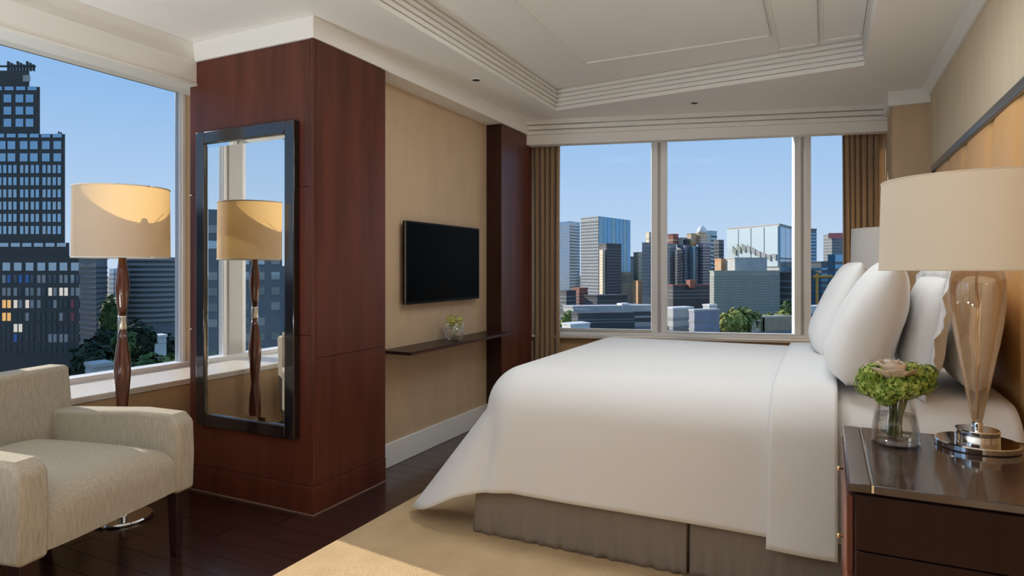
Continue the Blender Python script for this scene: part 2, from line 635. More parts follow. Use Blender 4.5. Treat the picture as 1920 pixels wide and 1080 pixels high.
box(PX0, PX1 + 0.006, PY0 - 0.008, PY1, 0.0, 0.006).build('plinth_edge', M['edge'], pl)
box(PX0 - 0.02, PX1 + 0.008, PY0 - 0.010, PY1 + 0.02, 1.931 * h, CEIL).build('pillar_crown', M['trim'], pl, bevel=0.003)
box(PX0, PX0 + 0.014, PY0 + 0.015, PY1, 0, 1.931 * h).build('veneer_panel', M['mahogany'], pl)

# pilaster at the far end of the television wall
pi_ = sempty('wall_pilaster', label='shallow mahogany pilaster beside the far curtain')
YP = 3.66 * h
PXF = -1.869 * h
box(TVX - 0.05, PXF - 0.016, YP + 0.016, 4.13 * h, 0, 1.931 * h).build('pillar_core', M['mahogany_dark'], pi_)
box(TVX - 0.02, PXF - 0.002, YP, YP + 0.016, 0, 1.931 * h).build('veneer_panel', M['mahogany_dark'], pi_, bevel=0.002)
box(PXF - 0.014, PXF, YP + 0.003, 4.13 * h, 0, 1.931 * h).build('veneer_panel', M['mahogany'], pi_, bevel=0.002)

struct(box(-4.1, 0.85, -3.32, -3.2, 0, CEIL).build('wall_front', M['mahogany_dark']), 'unseen dark wall added behind the viewer to hold back light')  # out of view; put in dark to cut light reaching the bed side
# headboard wall with its crown
wr = struct(box(HWX, HWX + 0.12, -3.2, 4.75 * h, 0, CEIL).build('wall_right', M['paper2']), 'pale beige fabric wall behind the headboard')
t2 = sempty('trim_2', label='white crown moulding above the headboard wall')
MB().add([(HWX, -3.2, 1.975 * h), (HWX, -3.2, CEIL), (HWX - 0.05, -3.2, CEIL), (HWX - 0.05, -3.2, CEIL - 0.012), (HWX - 0.012, -3.2, 1.975 * h),
          (HWX, 4.3 * h, 1.975 * h), (HWX, 4.3 * h, CEIL), (HWX - 0.05, 4.3 * h, CEIL), (HWX - 0.05, 4.3 * h, CEIL - 0.012), (HWX - 0.012, 4.3 * h, 1.975 * h)],
         [(0, 1, 2, 3, 4), (9, 8, 7, 6, 5), (2, 7, 8, 3), (3, 8, 9, 4), (4, 9, 5, 0)]).build('crown_moulding', M['trim'], t2)
# column in the far corner
JX0, JY = 0.347 * h, 4.29 * h
jc = sempty('wall_column', label='tan papered column in the corner by the right curtain')
box(JX0, HWX + 0.05, JY, 4.85 * h, 0, 1.935 * h).build('wall_panel', M['paper'], jc)
box(JX0 - 0.03, HWX + 0.05, JY - 0.03, 4.9 * h, 1.935 * h, CEIL).build('column_crown', M['trim'], jc, bevel=0.004)

# ------------------------------------------------------------------ left window (window_1), pelmet and ledge
w1 = sempty('window_1', label='tall glazed window behind the armchair')
GB, GT = 0.493 * h, 1.945 * h
MY0, MY1 = 1.205 * h, 1.305 * h                  # structural column between two panes
WR = 2.317 * h
box(LWX - 0.006, LWX + 0.004, MY1, WR - 0.02, GB, GT).build('pane', M['pane'], w1)
box(LWX - 0.006, LWX + 0.004, -1.1 * h, MY0, GB, GT).build('pane', M['pane'], w1)
box(LWX - 0.05, LWX + 0.018, WR - 0.026, WR, GB, GT).build('jamb', M['alu'], w1, bevel=0.004)
box(LWX - 0.04, LWX + 0.010, WR - 0.040, WR - 0.026, GB, GT).build('glazing_bead', M['alu'], w1, bevel=0.003)
box(LWX - 0.05, LWX + 0.05, -1.1 * h, WR, GT, GT + 0.09).build('head_rail', M['alu2'], w1)
box(LWX - 0.05, LWX + 0.06, -1.1 * h, WR, GB - 0.02, GB + 0.012).build('bottom_rail', M['alu'], w1, bevel=0.003)
box(LWX - 0.06, LWX + 0.03, MY0, MY1, GB - 0.02, GT + 0.05).build('window_column', M['alu2'], w1, bevel=0.004)
box(LWX - 0.03, LWX + 0.02, MY1, MY1 + 0.035, GB, GT).build('jamb', M['alu'], w1, bevel=0.003)
box(LWX - 0.03, LWX + 0.02, MY0 - 0.035, MY0, GB, GT).build('jamb', M['alu'], w1, bevel=0.003)
box(LWX - 0.05, LWX + 0.03, -1.2 * h, -1.1 * h, 0, CEIL).build('window_column', M['alu2'], w1)
box(LWX - 0.02, -2.695 * h, -1.1 * h, WR, 0.452 * h, 0.480 * h).build('window_ledge', M['sill'], w1, bevel=0.006)

t3 = sempty('trim_3', label='white stepped pelmet above the left window')
PLX = -2.55 * h
box(PLX - 0.10, PLX, -3.2, PY0 + 0.02, 1.835 * h, 1.935 * h).build('pelmet_board', M['trim'], t3, bevel=0.003)
box(PLX - 0.10, PLX - 0.014, -3.2, PY0 + 0.02, 1.935 * h, CEIL).build('pelmet_board', M['trim'], t3, bevel=0.003)
box(PLX - 0.14, PLX + 0.006, -3.2, PY0 + 0.02, 1.822 * h, 1.835 * h).build('pelmet_lip', M['trim'], t3, bevel=0.003)
box(LWX + 0.05, PLX - 0.12, -3.2, WR, 1.925 * h, 1.935 * h).build('pocket_board', M['trim'], t3)
box(PX0 - 0.10, PX0 + 0.0, PY0 + 0.03, WR + 0.05, 1.83 * h, CEIL).build('pelmet_board', M['trim'], t3)

# ------------------------------------------------------------------ far wall: window_2, pelmet, low wall
wb = sempty('wall_back', FA, FROT, label='low papered wall under the far window')
w2 = sempty('window_2', FA, FROT, label='wide three-pane window behind the bed')
t4 = sempty('trim_4', FA, FROT, label='white stepped pelmet above the far window')
GB2, GT2 = 0.55 * h, 1.93 * h
box(-0.05, FL + 0.2, WD - 0.06, WD + 0.10, 0, 0.512 * h).build('wall_panel', M['paper3'], wb)
m1a, m1b = farx(1221, WD), farx(1251, WD)
m2a, m2b = farx(1487, WD), farx(1518, WD)
xe = FL + 0.05
for (a, b) in ((-0.02, m1a), (m1b, m2a), (m2b, xe)):
    box(a, b, WD - 0.004, WD + 0.004, GB2, GT2).build('pane', M['pane'], w2)


def mullion(a, b, k):
    wdt = b - a
    box(a, a + wdt * 0.40, WD - 0.05, WD + 0.05, GB2, GT2).build('mullion', M['alu'], w2, bevel=0.004)
    box(a + wdt * 0.40, a + wdt * 0.60, WD - 0.02, WD + 0.04, GB2, GT2).build('mullion_groove', M['alu2'], w2)
    box(a + wdt * 0.60, b, WD - 0.05, WD + 0.05, GB2, GT2).build('mullion', M['alu'] if k else M['alu'], w2, bevel=0.004)


mullion(m1a, m1b, 0)
mullion(m2a, m2b, 0)
box(-0.02, xe, WD - 0.05, WD + 0.05, GB2 - 0.06, GB2).build('bottom_rail', M['alu'], w2, bevel=0.004)
box(-0.02, xe, WD - 0.05, WD + 0.05, GT2, GT2 + 0.08).build('head_rail', M['alu'], w2, bevel=0.004)
box(-0.02, m1a, WD - 0.06, WD - 0.02, GB2, GB2 + 0.025).build('sash_rail', M['alu2'], w2, bevel=0.003)
box(m1b, m2a, WD - 0.06, WD - 0.02, GB2, GB2 + 0.012).build('sash_rail', M['alu'], w2, bevel=0.003)
box(-0.02, FL + 0.02, WD - 0.14, WD + 0.05, 0.506 * h, 0.524 * h).build('window_sill', M['sill'], w2, bevel=0.004)
box(-0.12, -0.0, WD - 0.1, WD + 0.15, 0, CEIL).build('window_reveal', M['paper'], wb)
box(FL - 0.0, FL + 0.30, WD - 0.1, WD + 0.15, 0, CEIL).build('window_reveal', M['paper'], wb)
# pelmet steps
for (n, d0, z0, z1) in (('pelmet_board', 0.0, 1.856 * h, 1.925 * h), ('pelmet_board', -0.012, 1.925 * h, 1.953 * h), ('pelmet_board', 0.004, 1.953 * h, 1.958 * h),
                        ('pelmet_board', -0.028, 1.958 * h, 1.985 * h), ('pelmet_board', -0.010, 1.985 * h, 1.990 * h), ('pelmet_crown', -0.05, 1.990 * h, CEIL)):
    box(-0.06, FL + 0.10, d0, 0.10, z0, z1).build(n, M['trim'], t4, bevel=0.003)
box(-0.05, FL + 0.1, 0.10, WD + 0.1, 1.985 * h, CEIL).build('pocket_board', M['trim'], t4)


# ------------------------------------------------------------------ curtains
def curtain(label, xa, xb, d0, folds, seed, amp=0.032):
    o = thing('curtain', label, 'curtain', FA + FU * ((xa + xb) / 2) + FN * d0, FROT, 'brown curtains at the far window')
    rnd = random.Random(seed)
    ph = [rnd.uniform(0, 6.28) for _ in range(4)]
    wd = xb - xa

    def fn(u, v):
        a = u * folds * 2 * pi + 0.35 * sin(u * 9 + ph[0])
        fl_ = 0.75 + 0.35 * (1 - v)
        yy = amp * fl_ * (sin(a) + 0.25 * sin(2 * a + ph[1])) + 0.01 * sin(u * 5 + ph[2])
        xx = (u - 0.5) * wd * (1.0 - 0.05 * sin(v * pi)) + 0.008 * cos(a) * fl_
        return (xx, yy, 0.012 + v * (1.93 * h - 0.012))
    c = MB().grid(fn, folds * 14, 24).build('drape', M['curtain'], o, smooth=True)
    s = c.modifiers.new('thickness', 'SOLIDIFY')
    s.thickness = 0.006
    box(-wd / 2, wd / 2, -0.012, 0.012, 1.915 * h, 1.94 * h).build('curtain_track', M['alu2'], o)
    return o


CD = 0.16
curtain('brown curtain hanging beside the mahogany pilaster', max(0.0, farx(990, CD)) + 0.005, farx(1049, CD), CD, 5, 3, 0.028)
curtain('brown curtain hanging beside the tan corner column', farx(1578, CD), FL - 0.01, CD, 6, 5, 0.030)

# ------------------------------------------------------------------ wall mirror on the pillar
mx0, mx1, mz0, mz1 = -2.515 * h, -1.932 * h, 0.305 * h, 1.602 * h
fw = 0.052 * h
mi = thing('wall_mirror', 'tall mirror in a black lacquer frame on the mahogany pillar', 'mirror', ((mx0 + mx1) / 2, PY0, (mz0 + mz1) / 2))
hx, hz = (mx1 - mx0) / 2, (mz1 - mz0) / 2
for (a, b, c, d, n) in ((-hx, -hx + fw, -hz, hz, 0), (hx - fw, hx, -hz, hz, 0), (-hx + fw, hx - fw, hz - fw, hz, 1), (-hx + fw, hx - fw, -hz, -hz + fw, 1)):
    box(a, b, -0.040, 0.0, c, d).build('frame_rail', M['mirrorframe'], mi, bevel=0.004)
ix, iz, bw = hx - fw, hz - fw, 0.024
MB().add([(-ix + bw, -0.030, -iz + bw), (ix - bw, -0.030, -iz + bw), (ix - bw, -0.030, iz - bw), (-ix + bw, -0.030, iz - bw)], [(0, 1, 2, 3)]).build('mirror_glass', M['mirror'], mi, fix=False)
o4 = [(-ix, -iz), (ix, -iz), (ix, iz), (-ix, iz)]
i4 = [(-ix + bw, -iz + bw), (ix - bw, -iz + bw), (ix - bw, iz - bw), (-ix + bw, iz - bw)]
for k in range(4):
    j = (k + 1) % 4
    MB().add([(o4[k][0], -0.027, o4[k][1]), (o4[j][0], -0.027, o4[j][1]), (i4[j][0], -0.030, i4[j][1]), (i4[k][0], -0.030, i4[k][1])], [(0, 1, 2, 3)]).build('bevelled_edge', M['mirror'], mi, fix=False)
box(-ix - 0.01, ix + 0.01, -0.020, -0.004, -iz - 0.01, iz + 0.01).build('backing_board', M['dark'], mi)

# ------------------------------------------------------------------ television
ty0, ty1 = on_x(762, -1.93 * h).y, on_x(899, -1.93 * h).y
tz0, tz1 = h - 0.188 * h, h + 0.246 * h
tv = thing('television', 'black flat screen television mounted on the beige wall', 'television', (TVX, (ty0 + ty1) / 2, (tz0 + tz1) / 2))
tw, thh = (ty1 - ty0) / 2, (tz1 - tz0) / 2
TXO = 0.048 * h
box(TXO - 0.030, TXO, -tw, tw, -thh, thh).build('casing', M['tv'], tv, bevel=0.004)
box(TXO, TXO + 0.0015, -tw + 0.012, tw - 0.012, -thh + 0.018, thh - 0.012).build('screen', M['screen'], tv)
box(TXO - 0.014, TXO - 0.003, -tw - 0.0015, -tw, -thh, thh).build('edge_trim', M['toptrim'], tv)
box(0.0, TXO - 0.030, -0.2, 0.2, -0.15, 0.15).build('wall_bracket', M['tv'], tv)

# ------------------------------------------------------------------ floating shelf
SHZ = 0.594 * h
SHX = -1.795 * h
sy0 = on_x(771, SHX).y
sfl = thing('wall_shelf', 'thin dark wood floating shelf under the television', 'shelf', (TVX, sy0, SHZ))
sy1 = YP - sy0
MB().prism([(0.0, 0.0), (SHX - TVX, 0.0), (SHX - TVX, sy1), (0.0, sy1)], -0.020, 0.0).build('shelf_board', M['mahogany_dark'], sfl, bevel=0.002)
box(SHX - TVX, SHX - TVX + 0.002, 0.0, sy1, -0.018, -0.010).build('edge_strip', M['mahogany'], sfl)


def florets(mb, centres, r, n, size, seed):
    """small four-petal florets scattered over balls"""
    rnd = random.Random(seed)
    for (c, rr) in centres:
        for _ in range(n):
            d = Vector((rnd.gauss(0, 1), rnd.gauss(0, 1), rnd.gauss(0, 1))).normalized()
            p = Vector(c) + d * rr * rnd.uniform(0.86, 1.18)
            a = d.orthogonal().normalized()
            a.rotate(Matrix.Rotation(rnd.uniform(0, 6.28), 3, d))
            b = d.cross(a)
            s_ = size * rnd.uniform(0.7, 1.25)
            for k in range(4):
                q = k * pi / 2
                u = a * cos(q) + b * sin(q)
                w_ = a * -sin(q) + b * cos(q)
                mb.add([p, p + u * s_ * 0.6 + w_ * s_ * 0.4 + d * s_ * 0.25, p + u * s_ * 1.05 + d * s_ * 0.1, p + u * s_ * 0.6 - w_ * s_ * 0.4 + d * s_ * 0.25], [(0, 1, 2, 3)])


# glass bowl of flowers on the shelf
bp_ = on_x(852, (TVX + SHX) / 2 + 0.01)
bw_ = thing('flower_bowl', 'small round glass bowl of pale green flowers on the shelf', 'vase', (bp_.x, bp_.y, SHZ))
prof = [(0.032, 0.0), (0.050, 0.010), (0.066, 0.035), (0.070, 0.060), (0.063, 0.088), (0.052, 0.106), (0.056, 0.116)]
MB().lathe(prof, n=28, cap=False).build('glass_bowl', M['clear2'], bw_, smooth=True)
MB().lathe([(0.030, 0.004), (0.060, 0.035), (0.063, 0.055), (0.0001, 0.055)], n=24).build('water', M['water'], bw_, smooth=True)
st = MB()
rnd = random.Random(4)
for k in range(7):
    a = k * 0.9
    st.tube([(0.02 * cos(a), 0.02 * sin(a), 0.01), (0.025 * cos(a + 2.6), 0.025 * sin(a + 2.6), 0.07), (0.04 * cos(a + 2.8), 0.04 * sin(a + 2.8), 0.12)], 0.002, 5)
st.build('stems', M['stem'], bw_)['kind'] = 'stuff'
fb = MB()
florets(fb, [((0.03 * cos(k), 0.03 * sin(k), 0.115 + 0.018 * (k % 2)), 0.028) for k in (0, 1.3, 2.5, 3.8, 5.0)], 0.02, 34, 0.011, 9)
fb.build('flower_heads', M['yellowflower'], bw_)['kind'] = 'stuff'
fb = MB()
florets(fb, [((0.045 * cos(k), 0.045 * sin(k), 0.10), 0.02) for k in (0.6, 2.2, 4.3, 5.6)], 0.02, 20, 0.010, 12)
fb.build('pale_blossoms', M['whiteflower'], bw_)['kind'] = 'stuff'

# ------------------------------------------------------------------ floor lamp
LX, LY = -2.526 * h, 1.613 * h
lp = thing('floor_lamp', 'standing lamp with turned red wood stem and cream drum shade by the window', 'lamp', (LX, LY, 0))
sharp(MB().lathe([(0.0001, 0.0), (0.134, 0.0), (0.138, 0.004), (0.138, 0.010), (0.132, 0.015), (0.030, 0.019), (0.024, 0.026), (0.020, 0.06), (0.0001, 0.06)], n=48).build('base', M['chrome'], lp, smooth=True), 30)
k_ = 2.56 * h / F


def lz(py):
    return h + (HZ - py) * k_


lo = [(0.014, 0.055), (0.020, lz(900)), (0.030, lz(860)), (0.036, lz(830)), (0.033, lz(800)), (0.026, lz(775)), (0.024, lz(765)), (0.028, lz(745)), (0.036, lz(715)),
      (0.0385, lz(700)), (0.036, lz(680)), (0.029, lz(655)), (0.022, lz(635)), (0.018, lz(619))]
MB().lathe(lo, n=28).build('stem', M['lampwood'], lp, smooth=True)
MB().lathe([(0.019, lz(619)), (0.0205, lz(617)), (0.0205, lz(594)), (0.019, lz(592))], n=28).build('collar', M['steel'], lp, smooth=True)
up_ = [(0.018, lz(592)), (0.022, lz(575)), (0.028, lz(555)), (0.031, lz(538)), (0.030, lz(525)), (0.025, lz(508)), (0.019, lz(495)), (0.017, lz(480)), (0.010, lz(472)), (0.010, lz(455))]
MB().lathe(up_, n=28).build('stem', M['lampwood'], lp, smooth=True)
SR = 0.171 * h
zb, zt = lz(483), 1.318 * h
shd = MB().lathe([(SR * 1.0, zb), (SR * 0.985, zt)], n=64, cap=False).build('shade', M['shade'], lp, smooth=True)
for z in (zb, zt):
    ring = [(SR * (1.0 if z == zb else 0.985) * cos(k * pi / 24), SR * (1.0 if z == zb else 0.985) * sin(k * pi / 24), z) for k in range(49)]
    MB().tube(ring, 0.0035, 6).build('rim', M['shade3'], shd, smooth=True)
sp = MB()
for k in range(3):
    a = k * 2 * pi / 3 + 0.4
    sp.tube([(0, 0, zt - 0.125), (SR * 0.985 * cos(a), SR * 0.985 * sin(a), zt - 0.125)], 0.002, 5)
sp.build('spider', M['steel'], lp)
MB().lathe([(0.008, lz(455)), (0.016, lz(450)), (0.030, lz(425)), (0.028, lz(410)), (0.012, lz(400)), (0.0001, lz(398))], n=20).build('bulb', M['bulb'], lp, smooth=True)
MB().lathe([(0.003, zt - 0.17), (0.003, zt - 0.115), (0.014, zt - 0.105), (0.020, zt - 0.088), (0.013, zt - 0.070), (0.0001, zt - 0.064)], n=14).build('finial', M['steel'], lp, smooth=True)

# ------------------------------------------------------------------ armchair
fdir = Vector((0.972, 0.236, 0)).normalized()
ldir = Vector((-0.236, 0.972, 0)).normalized()
corner = Vector((-2.016 * h, 1.533 * h, 0))
HWD = 0.40                                    # half width
ac = thing('armchair', 'oatmeal upholstered low armchair with tapered dark legs by the window', 'armchair', corner - ldir * HWD, atan2(fdir.y, fdir.x))
AW = 0.105
SD = 0.598


def sub(o, lv=2):
    m_ = o.modifiers.new('smooth', 'SUBSURF')
    m_.levels = lv
    m_.render_levels = lv
    return o




# seat: domed block
sw = HWD - AW + 0.004
SB, STP = 0.305, 0.475
RF = 0.075                                     # rounding of the front edge


def seat_fn(u, v):
    yv = -sw + v * 2 * sw
    edge_v = 1 - (2 * v - 1) ** 6
    path = SD - RF + RF * pi / 2 + (STP - 0.01 - RF - SB)
    d = u * path
    if d < SD - RF:
        x, z = -SD + d, STP - 0.01
    elif d < SD - RF + RF * pi / 2:
        a = (d - (SD - RF)) / RF
        x, z = -RF + RF * sin(a), STP - 0.01 - RF + RF * cos(a)
    else:
        x, z = 0.0, STP - 0.01 - RF - (d - (SD - RF + RF * pi / 2))
    t_ = min(1.0, max(0.0, (x + SD) / SD))
    dome = 0.062 * (1 - (2 * v - 1) ** 4) * (1 - 0.55 * t_ ** 4) * min(1.0, max(0.0, (z - SB) / (STP - 0.01 - SB)))
    return (x + 0.014 + 0.010 * edge_v * t_ ** 3, yv, z + dome)


mb = MB()
mb.grid(seat_fn, 34, 16)
for v_ in (0, 1):
    pr_ = [seat_fn(k / 34, v_) for k in range(35)]
    mb.add(pr_ + [(-SD, pr_[0][1], SB)], [tuple(range(36)) if v_ else tuple(range(36))[::-1]])
mb.add([(-SD + 0.014, -sw, SB), (0.014, -sw, SB), (0.014, sw, SB), (-SD + 0.014, sw, SB)], [(0, 3, 2, 1)])
so_ = mb.build('seat', M['upholstery'], ac, smooth=True)
b_ = bmesh.new()
b_.from_mesh(so_.data)
bmesh.ops.remove_doubles(b_, verts=b_.verts, dist=0.0006)
bmesh.ops.recalc_face_normals(b_, faces=b_.faces)
b_.to_mesh(so_.data)
b_.free()
sharp(so_, 55)
for s_ in (-1, 1):
    ya, yb = (s_ * HWD, s_ * (HWD - AW))
    y0_, y1_ = min(ya, yb), max(ya, yb)
    am = MB()
    pts = [(-SD - 0.06, 0.300), (0.020, 0.285), (0.026, 0.45), (0.020, 0.585), (-0.02, 0.622), (-0.20, 0.632), (-0.45, 0.622), (-SD - 0.06, 0.615)]
    n = len(pts)
    vs = [(p[0], y0_, p[1]) for p in pts] + [(p[0], y1_, p[1]) for p in pts]
    am.add(vs, [tuple(range(n)), tuple(range(n, 2 * n))[::-1]] + [(i, n + i, n + (i + 1) % n, (i + 1) % n) for i in range(n)])
    am.build('arm', M['upholstery'], ac, bevel=0.018, seg=4)
bk = MB()
pts = [(-SD + 0.0, 0.30), (-SD - 0.05, 0.79), (-SD - 0.065, 0.803), (-SD - 0.15, 0.803), (-SD - 0.17, 0.79), (-SD - 0.15, 0.30)]
n = len(pts)
vs = [(p[0], -HWD, p[1]) for p in pts] + [(p[0], HWD, p[1]) for p in pts]
bk.add(vs, [tuple(range(n)), tuple(range(n, 2 * n))[::-1]] + [(i, n + i, n + (i + 1) % n, (i + 1) % n) for i in range(n)])
bk.build('backrest', M['upholstery'], ac, bevel=0.014, seg=3)
for (x, yv, dx) in ((-0.035, -HWD + 0.05, 0.0), (-0.035, HWD - 0.05, 0.0), (-SD - 0.09, -HWD + 0.05, -0.05), (-SD - 0.09, HWD - 0.05, -0.05)):
    a, b = 0.027, 0.016
    MB().add([(x + dx - b, yv - b, 0), (x + dx + b, yv - b, 0), (x + dx + b, yv + b, 0), (x + dx - b, yv + b, 0),
              (x - a, yv - a, 0.312), (x + a, yv - a, 0.312), (x + a, yv + a, 0.312), (x - a, yv + a, 0.312)],
             [(3, 2, 1, 0), (4, 5, 6, 7), (0, 1, 5, 4), (1, 2, 6, 5), (2, 3, 7, 6), (3, 0, 4, 7)]).build('leg', M['mahogany_dark'], ac, bevel=0.003)

# ------------------------------------------------------------------ bed
BXF, BXH = -1.189 * h, 0.495 * h
BYN, BYF = 2.10 * h, 3.50 * h
BZ = 0.622 * h
bed = thing('bed', 'large double bed on a taupe pleated skirt facing the television', 'bed', (BXF, BYN, 0))
BL, BWD = BXH - BXF, BYF - BYN
box(0.06, BL, 0.06, BWD - 0.06, 0.008, 0.26).build('bed_base', M['skirt'], bed)
box(0.16, BL, 0.10, BWD - 0.10, 0.26, BZ - 0.035).build('mattress', M['white3'], bed, bevel=0.12, seg=6)
xm = on_y(1289, BYN).x - BXF


def skirt(name, p0, p1, seed):
    p0, p1 = Vector(p0), Vector(p1)
    d = (p1 - p0)
    L_ = d.length
    d.normalize()
    nrm = Vector((d.y, -d.x, 0))
    rnd_ = random.Random(seed)
    ph = rnd_.uniform(0, 6)

    def fn(u, v):
        q = p0 + d * (u * L_)
        k = (1 - v) ** 2
        amp = 0.006 * k * (sin(u * L_ * 95 + ph) * (0.6 + 0.4 * sin(u * L_ * 23)) + 0.3 * sin(u * L_ * 171))
        z = 0.008 + 0.004 * k * sin(u * L_ * 61 + ph) + v * 0.235
        q = q + nrm * (0.012 * k + amp)
        return (q.x, q.y, z)
    o = MB().grid(fn, int(L_ * 130), 10).build(name, M['skirt'], bed, smooth=True, fix=False)
    s = o.modifiers.new('thickness', 'SOLIDIFY')
    s.thickness = 0.006


skirt('skirt_panel', (0.0, 0.02, 0), (xm - 0.006, 0.02, 0), 1)
skirt('skirt_panel', (xm + 0.006, 0.02, 0), (BL, 0.02, 0), 2)
skirt('skirt_panel', (0.0, BWD - 0.02, 0), (0.0, 0.02, 0), 3)
skirt('skirt_panel', (BL, BWD - 0.02, 0), (0.0, BWD - 0.02, 0), 4)

rr = 0.165 * h
qa = pi * rr / 2
ET = qa + (BZ - 0.182 * h) - rr


def drape(x, yv, off=0.0, flare=1.5, et=ET):
    """a point of the flat sheet (metres past the head end, metres from the near edge of the sheet) laid over the bed"""
    ix0 = BXF + rr
    iy0, iy1 = BYN + rr, BYF - rr
    a = max(0.0, ix0 - x)
    if yv < iy0:
        b, sg, yc = iy0 - yv, -1, iy0
    elif yv > iy1:
        b, sg, yc = yv - iy1, 1, iy1
    else:
        b, sg, yc = 0.0, 0, yv
    xc = max(x, ix0)
    rho = hypot(a, b)
    dome = 0.012 * (1 - ((yc - (iy0 + iy1) / 2) / ((iy1 - iy0) / 2)) ** 2) if sg == 0 else 0.0
    dome *= min(1.0, max(0.0, (x - ix0) / 0.3))
    if rho < 1e-6:
        return (x, yv, BZ + dome + off)
    phi = atan2(b, a)
    psi = (pi / 2) * (phi / (pi / 2)) ** 3.0
    crn = sin(2 * phi)
    beta = R(flare) + R(36) * crn ** (0.9 if phi < pi / 4 else 1.25) if crn > 1e-6 else R(flare)
    if crn > 1e-6:
        rho *= 1 + 0.06 * crn ** 1.5 + (0.115 * math.exp(-((math.degrees(phi) - 58) / 9.5) ** 2) if phi > pi / 4 else 0.115 * math.exp(-(13 / 9.5) ** 2) * crn ** 6)
    if rho < qa:
        out, drop = rr * sin(rho / rr), rr * (1 - cos(rho / rr))
    else:
        s = rho - qa
        out, drop = rr + s * sin(beta), rr + s * cos(beta)
    # crease where the corner fold starts
    if crn > 0 and rho > qa * 0.8:
        g = (phi - R(76)) / R(5)
        out -= 0.035 * math.exp(-g * g) * min(1, (rho - qa * 0.8) / 0.25)
    out += off
    hx_ = -cos(psi) * out
    hy_ = sg * sin(psi) * out if sg else 0.0
    # slow ripples in the hanging part
    if rho > qa and crn <= 1e-6:
        rip = 0.006 * sin(x * 5.5 + 1.0) * ((rho - qa) / 0.4)
        hy_ += sg * rip
    return (xc + hx_, yc + hy_, BZ + dome - drop + (off if rho < qa else 0))


XH = -0.02 * h                                # the duvet stops here, the fold lies over it
xs0 = BXF + rr - ET
ys0, ys1 = BYN + rr - ET, BYF - rr + ET
dv = MB().grid(lambda u, v: drape(xs0 + (XH - xs0) * u, ys0 + (ys1 - ys0) * v, 0.0), 110, 120).build('duvet', M['white'], smooth=True, fix=False)
s = dv.modifiers.new('thickness', 'SOLIDIFY')
s.thickness = 0.008
s.offset = 1
tag(dv, 'smooth white duvet covering the bed and draping over its corner', 'bedding')
# sheet folded back over the head end
fx0, fx1 = -0.150 * h, 0.032 * h
et2 = ET + 0.030 * h


def fold_fn(u, v):
    yv = (BYN + rr - et2) + v * (BYF - BYN - 2 * rr + 2 * et2)
    hang = max(0.0, BYN + rr - yv)
    x = fx0 + (fx1 - fx0) * u - 0.010 * (1 - u) * hang * 2
    p = drape(x, yv, 0.016 + 0.004 * sin(u * pi))
    return p


fo = MB().grid(fold_fn, 16, 120).build('folded_sheet', M['white'], dv, smooth=True, fix=False)
s = fo.modifiers.new('thickness', 'SOLIDIFY')
s.thickness = 0.010
s.offset = 1
# fitted sheet at the head end
bs = MB().grid(lambda u, v: drape(0.02 * h + (BXH - 0.02 - 0.02 * h) * u, (BYN + rr - ET * 0.98) + v * (BYF - BYN - 2 * rr + 2 * ET * 0.98), -0.012, 0.5), 20, 100).build('fitted_sheet', M['white3'], bed, smooth=True, fix=False)
bs.parent = bed
bs.location = (-BXF, -BYN, 0)
s = bs.modifiers.new('thickness', 'SOLIDIFY')
s.thickness = 0.006


def pillow(label, c, wd, ht, th, lean, yaw=0.0, seed=0, flange=0.0, roll=0.0, m='white2'):
    """c: middle of the bottom edge; the pillow stands, its face towards -X, leaning back towards +X"""
    o = thing('pillow', label, 'pillow', c, 0, 'pillows against the headboard')
    o.rotation_euler = (roll, lean, yaw)
    off = Vector((seed * 3.1, seed * 1.7, seed))
    mb_ = MB()
    N = 30

    def prof_(u, v):
        a, b = 2 * u - 1, 2 * v - 1
        e_ = (max(0, 1 - abs(a) ** 3.2) * max(0, 1 - abs(b) ** 3.2)) ** 0.5
        pin = 1 - 0.055 * (a * a * b * b) - 0.03 * (1 - a * a) * b ** 8 - 0.035 * (1 - b * b) * a ** 8
        return a, b, e_, pin

    def face(sg):
        def fn(u, v):
            a, b, e_, pin = prof_(u, v)
            yy = a * wd / 2 * pin
            zz = ht / 2 + b * ht / 2 * pin
            nz_ = noise.noise(Vector((yy * 6, zz * 6, sg)) + off) * 0.012 + noise.noise(Vector((yy * 16, zz * 9, sg)) + off) * 0.004
            sag = (1 - 0.25 * b)
            return (sg * (th / 2 * e_ * sag + (nz_ if e_ > 0.05 else 0) * min(1, e_ * 2)), yy, zz)
        return fn
    mb_.grid(face(-1), N, N)
    mb_.grid(face(1), N, N, True)
    ob = mb_.mesh('pillow_body')
    b_ = bmesh.new()
    b_.from_mesh(ob)
    bmesh.ops.remove_doubles(b_, verts=b_.verts, dist=0.0008)
    bmesh.ops.recalc_face_normals(b_, faces=b_.faces)
    b_.to_mesh(ob)
    b_.free()
    link('pillow_body', ob, M[m], o, smooth=True)
    if flange:
        fm = MB()
        K = 80
        ring_i, ring_o = [], []

        def per(t):
            t = (t % 1.0) * 4
            s_, q = int(t), t - int(t)
            return [(-1 + 2 * q, -1), (1, -1 + 2 * q), (1 - 2 * q, 1), (-1, 1 - 2 * q)][s_]
        for k in range(K):
            a, b = per(k / K)
            _, _, _, pin = prof_((a + 1) / 2, (b + 1) / 2)
            wv = 0.010 * sin(k * 0.9 + seed) + 0.006 * sin(k * 2.1)
            ring_i.append((0, a * wd / 2 * pin * 0.985, ht / 2 + b * ht / 2 * pin * 0.985))
            ring_o.append((wv, a * (wd / 2 + flange) , ht / 2 + b * (ht / 2 + flange)))
        fm.add(ring_i + ring_o, [(k, (k + 1) % K, K + (k + 1) % K, K + k) for k in range(K)])
        fo_ = fm.build('flange', M[m], o, smooth=True)
        s2 = fo_.modifiers.new('thickness', 'SOLIDIFY')
        s2.thickness = 0.005
    return o


